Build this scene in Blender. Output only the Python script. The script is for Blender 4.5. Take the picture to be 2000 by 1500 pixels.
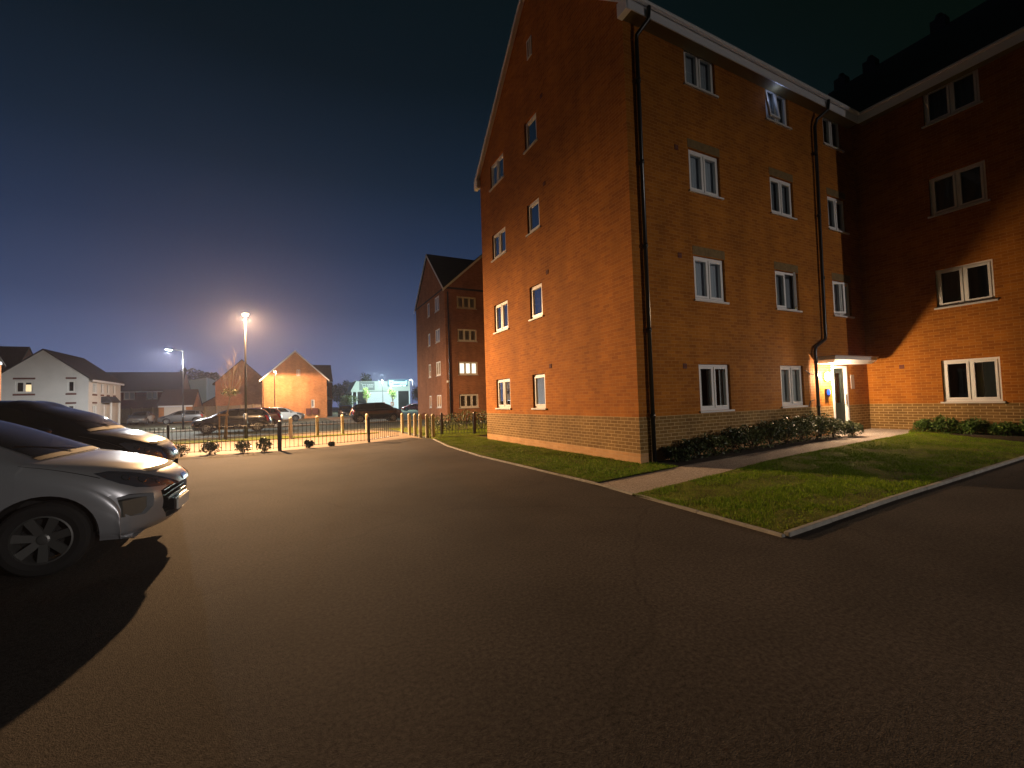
import bpy, bmesh, math, random
from mathutils import Vector, Matrix
R = math.radians
rng = random.Random(7)
scn = bpy.context.scene
for o in list(bpy.data.objects): bpy.data.objects.remove(o, do_unlink=True)
COL = scn.collection

# ------------------------------------------------------------------ camera
# world X runs along the flats' front wall, world Y along its gable wall, origin = the near corner
FD = Vector((0.8914775, 0.4530649)); GD = Vector((-0.4530649, 0.8914775))
def to_world(v): return Vector((v[0]*FD.x+v[1]*FD.y, v[0]*GD.x+v[1]*GD.y, v[2]))
pitch = math.atan(33/838); roll = math.atan(.0308)
cR = Vector((1,0,0)); cF = Vector((0,math.cos(pitch),math.sin(pitch))); cU = Vector((0,-math.sin(pitch),math.cos(pitch)))
cX = to_world(cR*math.cos(roll)-cU*math.sin(roll)); cY = to_world(cR*math.sin(roll)+cU*math.cos(roll)); cZ = to_world(-cF)
cam = bpy.data.cameras.new('camera'); camo = bpy.data.objects.new('camera', cam); COL.objects.link(camo)
cam.sensor_width = 36; cam.lens = 36*838/2000; cam.clip_end = 3000; cam.clip_start = .05
m = Matrix.Identity(4)
for i in range(3):
    m[i][0] = cX[i]; m[i][1] = cY[i]; m[i][2] = cZ[i]
m[0][3], m[1][3], m[2][3] = -6.36, -6.76, 1.4
camo.matrix_world = m
scn.camera = camo

# ------------------------------------------------------------------ world: night sky with town glow
scn.view_settings.view_transform = 'Standard'; scn.view_settings.look = 'None'
scn.view_settings.exposure = 0; scn.view_settings.gamma = 1
W = bpy.data.worlds.new('World'); scn.world = W; W.use_nodes = True
nt = W.node_tree; N = nt.nodes; LK = nt.links; N.clear()
def wn(t, **k):
    n = N.new(t)
    for a, b in k.items(): setattr(n, a, b)
    return n
out = wn('ShaderNodeOutputWorld'); bg = wn('ShaderNodeBackground'); bg2 = wn('ShaderNodeBackground'); add = wn('ShaderNodeAddShader')
sky = wn('ShaderNodeTexSky', sky_type='NISHITA', sun_disc=False, sun_elevation=R(-6), sun_rotation=R(-30))
bg2.inputs[1].default_value = .05; LK.new(sky.outputs[0], bg2.inputs[0])
tc = wn('ShaderNodeTexCoord'); sep = wn('ShaderNodeSeparateXYZ'); LK.new(tc.outputs['Generated'], sep.inputs[0])
rmp = wn('ShaderNodeValToRGB'); LK.new(sep.outputs[2], rmp.inputs[0])
cr = rmp.color_ramp; cr.elements[0].position = 0; cr.elements[0].color = (.150,.180,.345,1)
cr.elements[1].position = 1; cr.elements[1].color = (.0022,.005,.0045,1)
for p_, c_ in ((.10,(.092,.126,.252)),(.20,(.040,.061,.134)),(.32,(.018,.033,.075)),(.45,(.0085,.018,.036)),(.6,(.004,.009,.015))):
    e = cr.elements.new(p_); e.color = (*c_,1)
# azimuth: the town glow sits to the left ahead (behind the lamps), dark to the right
dot = wn('ShaderNodeVectorMath', operation='DOT_PRODUCT'); LK.new(tc.outputs['Generated'], dot.inputs[0])
gl = Vector((-.05, 1.0, 0)).normalized(); dot.inputs[1].default_value = gl
mr = wn('ShaderNodeMapRange'); mr.interpolation_type = 'SMOOTHSTEP'; mr.inputs[1].default_value = .15; mr.inputs[2].default_value = .98
mr.inputs[3].default_value = .0; mr.inputs[4].default_value = 1.0; LK.new(dot.outputs['Value'], mr.inputs[0])
nz = wn('ShaderNodeTexNoise'); nz.inputs['Scale'].default_value = 1.6; nz.inputs['Detail'].default_value = 3; LK.new(tc.outputs['Generated'], nz.inputs[0])
nm = wn('ShaderNodeMapRange'); nm.inputs[1].default_value = .3; nm.inputs[2].default_value = .7; nm.inputs[3].default_value = .93; nm.inputs[4].default_value = 1.07
LK.new(nz.outputs[0], nm.inputs[0])
mx = wn('ShaderNodeMix', data_type='RGBA'); mx.inputs[6].default_value = (.0016,.0045,.0030,1); LK.new(mr.outputs[0], mx.inputs[0]); LK.new(rmp.outputs[0], mx.inputs[7])
LK.new(mx.outputs[2], bg.inputs[0]); LK.new(nm.outputs[0], bg.inputs[1])
LK.new(bg.outputs[0], add.inputs[0]); LK.new(bg2.outputs[0], add.inputs[1]); LK.new(add.outputs[0], out.inputs[0])

# ------------------------------------------------------------------ lamps (each belongs to a fitting built below)
def point_light(name, loc, power, color, radius=.08, parent=None, zcut=None, face=None, back=.15):
    """zcut=(z0,z1): output falls from full at direction z<z0 to nothing at z>z1; face=(x,y): throws to that side"""
    ld = bpy.data.lights.new(name, 'POINT'); ld.energy = power; ld.color = color; ld.shadow_soft_size = radius
    o = bpy.data.objects.new(name, ld); COL.objects.link(o); o.location = loc
    if parent: o.parent = parent
    if zcut:
        ld.use_nodes = True; t = ld.node_tree; n = t.nodes; em = n['Emission']
        tc = n.new('ShaderNodeTexCoord'); sp = n.new('ShaderNodeSeparateXYZ'); t.links.new(tc.outputs['Normal'], sp.inputs[0])
        mr = n.new('ShaderNodeMapRange'); mr.interpolation_type = 'SMOOTHERSTEP'; t.links.new(sp.outputs[2], mr.inputs[0])
        mr.inputs[1].default_value = zcut[0]; mr.inputs[2].default_value = zcut[1]; mr.inputs[3].default_value = 1; mr.inputs[4].default_value = zcut[2] if len(zcut)>2 else 0
        bt = n.new('ShaderNodeMapRange'); bt.interpolation_type = 'SMOOTHSTEP'; t.links.new(sp.outputs[2], bt.inputs[0])   # weaker straight down
        bt.inputs[1].default_value = -1; bt.inputs[2].default_value = -.62; bt.inputs[3].default_value = .35; bt.inputs[4].default_value = 1
        bm_ = n.new('ShaderNodeMath'); bm_.operation = 'MULTIPLY'; t.links.new(mr.outputs[0], bm_.inputs[0]); t.links.new(bt.outputs[0], bm_.inputs[1]); outp = bm_.outputs[0]
        if face:
            d = n.new('ShaderNodeVectorMath'); d.operation = 'DOT_PRODUCT'; t.links.new(tc.outputs['Normal'], d.inputs[0]); d.inputs[1].default_value = (face[0], face[1], 0)
            m2 = n.new('ShaderNodeMapRange'); m2.interpolation_type = 'SMOOTHSTEP'; t.links.new(d.outputs['Value'], m2.inputs[0])
            m2.inputs[1].default_value = -.45; m2.inputs[2].default_value = .35; m2.inputs[3].default_value = back; m2.inputs[4].default_value = 1
            mm = n.new('ShaderNodeMath'); mm.operation = 'MULTIPLY'; t.links.new(outp, mm.inputs[0]); t.links.new(m2.outputs[0], mm.inputs[1]); outp = mm.outputs[0]
        t.links.new(outp, em.inputs['Strength'])
    return o

# ------------------------------------------------------------------ materials
def mat(name, color, rough=.6, metal=0, spec=.5, noise=None, bump=None, emit=None, coat=0, alpha=None):
    """noise=(scale, amount): mottles the colour; bump=(scale,strength)"""
    m = bpy.data.materials.new(name); m.use_nodes = True; t = m.node_tree; b = t.nodes['Principled BSDF']
    b.inputs['Base Color'].default_value = (*color,1); b.inputs['Roughness'].default_value = rough; b.inputs['Metallic'].default_value = metal
    b.inputs['Specular IOR Level'].default_value = spec; b.inputs['Coat Weight'].default_value = coat; b.inputs['Coat Roughness'].default_value = .04
    if noise or bump:
        tc = t.nodes.new('ShaderNodeTexCoord')
    if noise:
        n = t.nodes.new('ShaderNodeTexNoise'); n.inputs['Scale'].default_value = noise[0]; n.inputs['Detail'].default_value = 6; n.inputs['Roughness'].default_value = .65
        t.links.new(tc.outputs['Object'], n.inputs[0])
        r = t.nodes.new('ShaderNodeMapRange'); r.inputs[1].default_value = .3; r.inputs[2].default_value = .7; r.inputs[3].default_value = 1-noise[1]; r.inputs[4].default_value = 1+noise[1]
        t.links.new(n.outputs[0], r.inputs[0])
        mu = t.nodes.new('ShaderNodeVectorMath'); mu.operation = 'SCALE'; mu.inputs[0].default_value = color; t.links.new(r.outputs[0], mu.inputs['Scale'])
        t.links.new(mu.outputs[0], b.inputs['Base Color'])
    if bump:
        n = t.nodes.new('ShaderNodeTexNoise'); n.inputs['Scale'].default_value = bump[0]; n.inputs['Detail'].default_value = 4
        t.links.new(tc.outputs['Object'], n.inputs[0])
        bp = t.nodes.new('ShaderNodeBump'); bp.inputs['Strength'].default_value = bump[1]; bp.inputs['Distance'].default_value = .01
        t.links.new(n.outputs[0], bp.inputs['Height']); t.links.new(bp.outputs[0], b.inputs['Normal'])
    if emit:
        b.inputs['Emission Color'].default_value = (*emit[0],1); b.inputs['Emission Strength'].default_value = emit[1]
    return m

def brick(name, c1, c2, mortar, mort=.011, var=.28):
    m = bpy.data.materials.new(name); m.use_nodes = True; t = m.node_tree; b = t.nodes['Principled BSDF']; n = t.nodes.new
    tc = n('ShaderNodeTexCoord'); sn = n('ShaderNodeSeparateXYZ'); t.links.new(tc.outputs['Normal'], sn.inputs[0])
    ab = n('ShaderNodeMath'); ab.operation = 'ABSOLUTE'; t.links.new(sn.outputs[0], ab.inputs[0])
    gt = n('ShaderNodeMath'); gt.operation = 'GREATER_THAN'; gt.inputs[1].default_value = .7; t.links.new(ab.outputs[0], gt.inputs[0])
    sp = n('ShaderNodeSeparateXYZ'); t.links.new(tc.outputs['Object'], sp.inputs[0])
    mi = n('ShaderNodeMix'); t.links.new(gt.outputs[0], mi.inputs[0]); t.links.new(sp.outputs[0], mi.inputs[2]); t.links.new(sp.outputs[1], mi.inputs[3])
    cb = n('ShaderNodeCombineXYZ'); t.links.new(mi.outputs[0], cb.inputs[0]); t.links.new(sp.outputs[2], cb.inputs[1])
    br = n('ShaderNodeTexBrick'); t.links.new(cb.outputs[0], br.inputs[0]); br.inputs['Scale'].default_value = 1
    br.inputs['Brick Width'].default_value = .225; br.inputs['Row Height'].default_value = .075; br.inputs['Mortar Size'].default_value = mort*.5
    br.inputs['Mortar Smooth'].default_value = .15; br.inputs['Bias'].default_value = 0
    br.inputs['Color1'].default_value = (*c1,1); br.inputs['Color2'].default_value = (*c2,1); br.inputs['Mortar'].default_value = (*mortar,1)
    ns = n('ShaderNodeTexNoise'); ns.inputs['Scale'].default_value = .9; ns.inputs['Detail'].default_value = 8; ns.inputs['Roughness'].default_value = .7; t.links.new(tc.outputs['Object'], ns.inputs[0])
    mr = n('ShaderNodeMapRange'); t.links.new(ns.outputs[0], mr.inputs[0]); mr.inputs[1].default_value=.3; mr.inputs[2].default_value=.7; mr.inputs[3].default_value=1-var*.7; mr.inputs[4].default_value=1+var*.7
    mu = n('ShaderNodeVectorMath'); mu.operation = 'SCALE'; t.links.new(br.outputs['Color'], mu.inputs[0]); t.links.new(mr.outputs[0], mu.inputs['Scale'])
    mp = n('ShaderNodeMapping'); mp.inputs['Scale'].default_value = (1.6,1.6,.22); t.links.new(tc.outputs['Object'], mp.inputs[0])
    n2 = n('ShaderNodeTexNoise'); n2.inputs['Scale'].default_value = 1.0; n2.inputs['Detail'].default_value = 6; t.links.new(mp.outputs[0], n2.inputs[0])
    r2 = n('ShaderNodeMapRange'); t.links.new(n2.outputs[0], r2.inputs[0]); r2.inputs[1].default_value=.35; r2.inputs[2].default_value=.65; r2.inputs[3].default_value=.88; r2.inputs[4].default_value=1.10
    mu2 = n('ShaderNodeVectorMath'); mu2.operation = 'SCALE'; t.links.new(mu.outputs[0], mu2.inputs[0]); t.links.new(r2.outputs[0], mu2.inputs['Scale'])
    t.links.new(mu2.outputs[0], b.inputs['Base Color']); b.inputs['Roughness'].default_value = .85; b.inputs['Specular IOR Level'].default_value = .25
    bp = n('ShaderNodeBump'); bp.inputs['Strength'].default_value = .7; bp.inputs['Distance'].default_value = .008; bp.invert = True
    t.links.new(br.outputs['Fac'], bp.inputs['Height']); t.links.new(bp.outputs[0], b.inputs['Normal'])
    return m

def tarmac_mat(name, col, patch=.35):
    m = bpy.data.materials.new(name); m.use_nodes = True; t = m.node_tree; b = t.nodes['Principled BSDF']; n = t.nodes.new
    tc = n('ShaderNodeTexCoord')
    def noise(scale, d=5, r=.6):
        k = n('ShaderNodeTexNoise'); k.inputs['Scale'].default_value = scale; k.inputs['Detail'].default_value = d; k.inputs['Roughness'].default_value = r; t.links.new(tc.outputs['Object'], k.inputs[0]); return k
    big = noise(.35, 6, .6); fine = noise(38, 8, .88)
    vo = n('ShaderNodeTexVoronoi'); vo.inputs['Scale'].default_value = 150; t.links.new(tc.outputs['Object'], vo.inputs[0])
    a = n('ShaderNodeMapRange'); t.links.new(big.outputs[0], a.inputs[0]); a.inputs[1].default_value=.3; a.inputs[2].default_value=.7; a.inputs[3].default_value=1-patch; a.inputs[4].default_value=1+patch
    f = n('ShaderNodeMapRange'); t.links.new(fine.outputs[0], f.inputs[0]); f.inputs[1].default_value=.36; f.inputs[2].default_value=.64; f.inputs[3].default_value=.35; f.inputs[4].default_value=1.75
    mu = n('ShaderNodeMath'); mu.operation='MULTIPLY'; t.links.new(a.outputs[0], mu.inputs[0]); t.links.new(f.outputs[0], mu.inputs[1])
    # wandering seams and hairline cracks
    wv = noise(.5, 3, .5); va = n('ShaderNodeVectorMath'); va.operation='SCALE'; va.inputs['Scale'].default_value=1.6; t.links.new(wv.outputs['Color'], va.inputs[0])
    vb = n('ShaderNodeVectorMath'); vb.operation='ADD'; t.links.new(tc.outputs['Object'], vb.inputs[0]); t.links.new(va.outputs[0], vb.inputs[1])
    vc = n('ShaderNodeTexVoronoi'); vc.feature='DISTANCE_TO_EDGE'; vc.inputs['Scale'].default_value=.22; t.links.new(vb.outputs[0], vc.inputs[0])
    cr_ = n('ShaderNodeMapRange'); t.links.new(vc.outputs[0], cr_.inputs[0]); cr_.inputs[1].default_value=.002; cr_.inputs[2].default_value=.006; cr_.inputs[3].default_value=.86; cr_.inputs[4].default_value=1
    m3 = n('ShaderNodeMath'); m3.operation='MULTIPLY'; t.links.new(mu.outputs[0], m3.inputs[0]); t.links.new(cr_.outputs[0], m3.inputs[1]); mu = m3
    s = n('ShaderNodeVectorMath'); s.operation='SCALE'; s.inputs[0].default_value = col; t.links.new(mu.outputs[0], s.inputs['Scale'])
    t.links.new(s.outputs[0], b.inputs['Base Color']); b.inputs['Roughness'].default_value=.9; b.inputs['Specular IOR Level'].default_value=.08
    fb = noise(95, 4, .75); ad = n('ShaderNodeMath'); ad.operation='ADD'; t.links.new(fb.outputs[0], ad.inputs[0]); t.links.new(vo.outputs[0], ad.inputs[1])
    bp = n('ShaderNodeBump'); bp.inputs['Strength'].default_value=.6; bp.inputs['Distance'].default_value=.0035
    t.links.new(ad.outputs[0], bp.inputs['Height']); t.links.new(bp.outputs[0], b.inputs['Normal'])
    return m

def glass_mat(name, tint=(.75,.8,.78), refl=.06):
    m = bpy.data.materials.new(name); m.use_nodes = True; t = m.node_tree; t.nodes.clear(); n = t.nodes.new
    o = n('ShaderNodeOutputMaterial'); mx = n('ShaderNodeMixShader'); tr = n('ShaderNodeBsdfTransparent'); gl = n('ShaderNodeBsdfGlossy'); fr = n('ShaderNodeFresnel')
    tr.inputs[0].default_value = (*tint,1); gl.inputs['Roughness'].default_value = .02; fr.inputs[0].default_value = 1.5
    t.links.new(fr.outputs[0], mx.inputs[0]); t.links.new(tr.outputs[0], mx.inputs[1]); t.links.new(gl.outputs[0], mx.inputs[2]); t.links.new(mx.outputs[0], o.inputs[0])
    return m

def leaf_mat(name, c1, c2, rough=.5, spec=.4):
    m = bpy.data.materials.new(name); m.use_nodes = True; t = m.node_tree; b = t.nodes['Principled BSDF']; n = t.nodes.new
    g = n('ShaderNodeNewGeometry'); mx = n('ShaderNodeMix'); mx.data_type='RGBA'; t.links.new(g.outputs['Random Per Island'], mx.inputs[0])
    mx.inputs[6].default_value = (*c1,1); mx.inputs[7].default_value = (*c2,1); t.links.new(mx.outputs[2], b.inputs['Base Color'])
    b.inputs['Roughness'].default_value = rough; b.inputs['Specular IOR Level'].default_value = spec
    return m

def lawn_mat(name):
    m = bpy.data.materials.new(name); m.use_nodes = True; t = m.node_tree; b = t.nodes['Principled BSDF']; n = t.nodes.new
    tc = n('ShaderNodeTexCoord'); a = n('ShaderNodeTexNoise'); a.inputs['Scale'].default_value = 1.3; a.inputs['Detail'].default_value = 8; a.inputs['Roughness'].default_value = .7; t.links.new(tc.outputs['Object'], a.inputs[0])
    r = n('ShaderNodeValToRGB'); t.links.new(a.outputs[0], r.inputs[0]); e = r.color_ramp.elements
    e[0].position=.32; e[0].color=(.055,.052,.010,1); e[1].position=.68; e[1].color=(.15,.18,.018,1)
    t.links.new(r.outputs[0], b.inputs['Base Color']); b.inputs['Roughness'].default_value=.95; b.inputs['Specular IOR Level'].default_value=.1
    f = n('ShaderNodeTexNoise'); f.inputs['Scale'].default_value=30; f.inputs['Detail'].default_value=5; t.links.new(tc.outputs['Object'], f.inputs[0])
    bp = n('ShaderNodeBump'); bp.inputs['Strength'].default_value=.9; bp.inputs['Distance'].default_value=.04; t.links.new(f.outputs[0], bp.inputs['Height']); t.links.new(bp.outputs[0], b.inputs['Normal'])
    return m

M = {}
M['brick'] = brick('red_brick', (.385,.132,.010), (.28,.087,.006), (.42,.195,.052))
M['brick_far'] = brick('far_red_brick', (.37,.155,.075), (.28,.11,.05), (.33,.2,.12))
M['buff'] = brick('buff_brick', (.235,.135,.04), (.165,.09,.024), (.44,.31,.15), mort=.015)
M['base'] = brick('base_brick', (.52,.30,.14), (.44,.24,.10), (.5,.33,.18))
M['lintel'] = mat('lintel_brick', (.17,.11,.04), .85, noise=(9,.3))
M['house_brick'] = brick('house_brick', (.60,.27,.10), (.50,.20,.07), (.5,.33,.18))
M['dark_brick'] = brick('dark_brick', (.16,.05,.035), (.12,.04,.03), (.16,.1,.08))
M['render_wall'] = mat('painted_render', (.68,.67,.66), .8, noise=(.8,.08))
M['tile'] = mat('dark_roof_tile', (.035,.032,.034), .8, noise=(5,.3), bump=(9,.6))
M['tile_brown'] = mat('brown_roof_tile', (.07,.045,.042), .8, noise=(5,.3), bump=(9,.6))
M['pvc'] = mat('white_pvc', (.78,.78,.76), .35)
M['fascia'] = mat('white_fascia', (.82,.86,.92), .4)
M['sill'] = mat('sill_white', (.60,.59,.57), .5)
M['glass'] = glass_mat('window_glass')
M['curtain'] = mat('pale_curtain', (.62,.60,.60), .9)
M['curtain_grey'] = mat('grey_curtain', (.50,.53,.62), .9)
M['dim'] = mat('dim_curtain', (.20,.22,.26), .9)
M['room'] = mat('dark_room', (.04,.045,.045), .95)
M['lit_room'] = mat('lit_room', (.8,.75,.7), .9, emit=((1,.86,.72), 1.5))
M['lit_warm'] = mat('lit_room_warm', (.8,.7,.5), .9, emit=((1,.72,.42), 1.3))
M['lit_blind'] = mat('lit_blind', (.8,.75,.75), .9, emit=((.9,.8,.85), .45))
M['black_metal'] = mat('black_painted_metal', (.012,.012,.013), .35, spec=.6)
M['black_plastic'] = mat('black_plastic', (.014,.014,.015), .3, spec=.6)
M['galv'] = mat('galvanised_steel', (.42,.43,.44), .45, metal=.6)
M['tarmac'] = tarmac_mat('car_park_tarmac', (.060,.052,.046))
M['road'] = tarmac_mat('road_tarmac', (.085,.080,.08))
M['path'] = tarmac_mat('path_tarmac', (.33,.285,.25), .15)
M['paving'] = mat('block_paving', (.20,.14,.09), .85, noise=(3,.22), bump=(20,.5))
M['kerb'] = mat('kerb_concrete', (.26,.25,.22), .8, noise=(7,.25), bump=(40,.4))
M['lawn'] = lawn_mat('lawn_turf')
M['grass'] = leaf_mat('grass_blade', (.12,.22,.008), (.26,.36,.02), .6, .1)
M['earth'] = mat('earth', (.05,.036,.024), .95, noise=(6,.3), bump=(25,.8))
M['ground'] = mat('far_ground', (.05,.055,.03), .95, noise=(.3,.3))
M['leaf'] = leaf_mat('shrub_leaf', (.03,.06,.012), (.13,.15,.045), .4, .5)
M['leaf_green'] = leaf_mat('green_leaf', (.04,.09,.012), (.12,.20,.035), .5, .3)
M['leaf_dark'] = leaf_mat('dark_leaf', (.018,.035,.010), (.05,.075,.02), .45, .45)
M['leaf_lit'] = leaf_mat('lit_leaf', (.10,.17,.03), (.22,.28,.06), .6)  # lamp-lit look of these trees put into a paler leaf colour
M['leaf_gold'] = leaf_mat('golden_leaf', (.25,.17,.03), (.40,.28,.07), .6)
M['wood'] = mat('stem_wood', (.12,.08,.045), .85)
M['bark'] = mat('pale_bark', (.27,.20,.14), .85, noise=(20,.3))
M['stake'] = mat('stake_timber', (.27,.18,.09), .8, noise=(14,.2))
M['timber'] = mat('fence_timber', (.36,.25,.16), .85, noise=(6,.25))
M['bollard'] = mat('cream_bollard', (.44,.39,.28), .6, noise=(12,.12))
M['tyre'] = mat('tyre_rubber', (.012,.012,.012), .8)
M['rim'] = mat('alloy_rim', (.22,.225,.22), .42, metal=.8)
M['car_glass'] = mat('car_glass', (.018,.018,.015), .06, spec=.4)
M['chrome'] = mat('chrome', (.8,.8,.82), .08, metal=1)
M['plate'] = mat('plate_white', (.75,.74,.68), .4)
M['plate_y'] = mat('plate_yellow', (.7,.55,.12), .4)
M['headlamp'] = mat('headlamp_lens', (.05,.055,.07), .08, spec=.9, coat=1)
M['tail'] = mat('tail_lamp_lens', (.35,.01,.01), .15, coat=1)
M['store_wall'] = mat('store_wall', (.62,.64,.72), .6)
M['store_dark'] = mat('store_cladding', (.12,.14,.15), .5)
M['store_mid'] = mat('store_cladding_pale', (.45,.5,.48), .5)
M['warehouse'] = mat('warehouse_cladding', (.40,.40,.40), .6)
def lamp_mat(name, c, s): return mat(name, (.8,.8,.8), .3, emit=(c, s))
M['lens_warm'] = lamp_mat('sodium_lens', (1,.66,.34), 160)
M['lens_white'] = lamp_mat('led_lens', (.88,1,.94), 160)
M['lens_ent'] = lamp_mat('bulkhead_lens', (1,.85,.58), 40)
M['blue'] = mat('blue_light', (.0,.01,.12), .7, spec=.1, emit=((.01,.10,1), 2.6))
M['cyan'] = lamp_mat('sign_letters', (.25,.85,1), 2.0)
M['white_sign'] = lamp_mat('sign_letters_white', (.8,1,1), 1.6)

# ------------------------------------------------------------------ mesh builder
class MB:
    def __init__(s): s.v = []; s.f = []; s.mi = []; s.cur = 0
    def add(s, vs, fs):
        b = len(s.v); s.v += [tuple(v) for v in vs]
        for f in fs: s.f.append(tuple(b+i for i in f)); s.mi.append(s.cur)
    def box(s, x0, y0, z0, x1, y1, z1):
        s.add([(x0,y0,z0),(x1,y0,z0),(x1,y1,z0),(x0,y1,z0),(x0,y0,z1),(x1,y0,z1),(x1,y1,z1),(x0,y1,z1)],
              [(0,3,2,1),(4,5,6,7),(0,1,5,4),(1,2,6,5),(2,3,7,6),(3,0,4,7)]); return s
    def hexa(s, p):
        s.add(p, [(0,3,2,1),(4,5,6,7),(0,1,5,4),(1,2,6,5),(2,3,7,6),(3,0,4,7)]); return s
    def fbox(s, F, u0, u1, d0, d1, z0, z1):
        s.hexa([F(u0,d0,z0),F(u1,d0,z0),F(u1,d1,z0),F(u0,d1,z0),F(u0,d0,z1),F(u1,d0,z1),F(u1,d1,z1),F(u0,d1,z1)]); return s
    def quad(s, a, b, c, d): s.add([a,b,c,d], [(0,1,2,3)]); return s
    def poly(s, pts): s.add(pts, [tuple(range(len(pts)))]); return s
    def slab(s, pts, z0, z1):
        """flat polygon pts (x,y) extruded; z0,z1 numbers"""
        n = len(pts); s.add([(x,y,z0) for x,y in pts]+[(x,y,z1) for x,y in pts],
            [tuple(range(n-1,-1,-1)), tuple(range(n,2*n))]+[(i,(i+1)%n,n+(i+1)%n,n+i) for i in range(n)]); return s
    def tube(s, path, r, n=8, caps=True):
        path = [Vector(p) for p in path]; k = len(path); rr = r if isinstance(r,(list,tuple)) else [r]*k
        vs = []; prev = None
        for i, p in enumerate(path):
            d = (path[min(i+1,k-1)]-path[max(i-1,0)]).normalized()
            if prev is None:
                a = d.cross(Vector((0,0,1)) if abs(d.z)<.9 else Vector((1,0,0))).normalized()
            else:
                a = (prev-d*prev.dot(d)).normalized()
            prev = a; b = d.cross(a)
            for j in range(n):
                t = 2*math.pi*j/n; vs.append(p+(a*math.cos(t)+b*math.sin(t))*rr[i])
        fs = [(i*n+j, i*n+(j+1)%n, (i+1)*n+(j+1)%n, (i+1)*n+j) for i in range(k-1) for j in range(n)]
        if caps: fs += [tuple(range(n-1,-1,-1)), tuple((k-1)*n+j for j in range(n))]
        s.add(vs, fs); return s
    def lathe(s, prof, c=(0,0,0), n=16, axis='z', caps=True):
        vs = []
        for r_, h in prof:
            for j in range(n):
                t = 2*math.pi*j/n; a, b = r_*math.cos(t), r_*math.sin(t)
                vs.append((c[0]+a, c[1]+b, c[2]+h) if axis=='z' else (c[0]+a, c[1]+h, c[2]+b))
        k = len(prof); fs = [(i*n+j, i*n+(j+1)%n, (i+1)*n+(j+1)%n, (i+1)*n+j) for i in range(k-1) for j in range(n)]
        if caps: fs += [tuple(range(n-1,-1,-1)), tuple((k-1)*n+j for j in range(n))]
        s.add(vs, fs); return s
    def build(s, name, mats, parent=None, smooth=False, recalc=True, bevel=0):
        me = bpy.data.meshes.new(name); me.from_pydata(s.v, [], s.f)
        if not isinstance(mats, (list,tuple)): mats = [mats]
        for m_ in mats: me.materials.append(m_)
        if any(s.mi): me.polygons.foreach_set('material_index', s.mi)
        if recalc:
            b = bmesh.new(); b.from_mesh(me); bmesh.ops.recalc_face_normals(b, faces=b.faces); b.to_mesh(me); b.free()
        if smooth: me.polygons.foreach_set('use_smooth', [True]*len(me.polygons))
        o = bpy.data.objects.new(name, me); COL.objects.link(o)
        if parent: o.parent = parent
        if bevel:
            md = o.modifiers.new('bevel', 'BEVEL'); md.width = bevel; md.segments = 2; md.limit_method = 'ANGLE'
        return o

def tag(o, label, cat, group=None):
    o['label'] = label; o['category'] = cat
    if group: o['group'] = group
    return o
def thing(name, label, cat, loc=(0,0,0), rz=0, group=None):
    o = bpy.data.objects.new(name, None); COL.objects.link(o); o.location = loc; o.rotation_euler = (0,0,rz); o.empty_display_size = .2
    return tag(o, label, cat, group)
def struct(o, kind='structure'): o['kind'] = kind; return o
def copy_tree(o, parent=None):
    c = o.copy(); COL.objects.link(c)
    if parent: c.parent = parent
    for ch in list(o.children): copy_tree(ch, c)
    return c

def face(origin, u, n):
    o = Vector(origin); u = Vector((*u,0)); n = Vector((*n,0))
    return lambda a, d, z: o+u*a+n*d+Vector((0,0,z))

# ------------------------------------------------------------------ walls and windows
def wall(mb, F, u0, u1, z0, z1, holes, rev=.09):
    """rectangle with window openings cut out, plus their reveals"""
    us = sorted({u0,u1,*[h[0] for h in holes],*[h[1] for h in holes]}); zs = sorted({z0,z1,*[h[2] for h in holes],*[h[3] for h in holes]})
    us = [a for a in us if u0<=a<=u1]; zs = [a for a in zs if z0<=a<=z1]
    for i in range(len(us)-1):
        for j in range(len(zs)-1):
            cu, cz = (us[i]+us[i+1])/2, (zs[j]+zs[j+1])/2
            if any(h[0]<cu<h[1] and h[2]<cz<h[3] for h in holes): continue
            mb.quad(F(us[i],0,zs[j]),F(us[i+1],0,zs[j]),F(us[i+1],0,zs[j+1]),F(us[i],0,zs[j+1]))
    for a,b,c,d in holes:
        if c < z0 or d > z1: continue
        mb.quad(F(a,0,c),F(a,-rev,c),F(a,-rev,d),F(a,0,d)); mb.quad(F(b,0,c),F(b,-rev,c),F(b,-rev,d),F(b,0,d))
        mb.quad(F(a,0,d),F(a,-rev,d),F(b,-rev,d),F(b,0,d)); mb.quad(F(a,0,c),F(a,-rev,c),F(b,-rev,c),F(b,0,c))

def frame_mb(mb, F, a, b, c, d, w, d0, d1):
    mb.fbox(F,a,a+w,d0,d1,c,d); mb.fbox(F,b-w,b,d0,d1,c,d); mb.fbox(F,a+w,b-w,d0,d1,c,c+w); mb.fbox(F,a+w,b-w,d0,d1,d-w,d)

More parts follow.
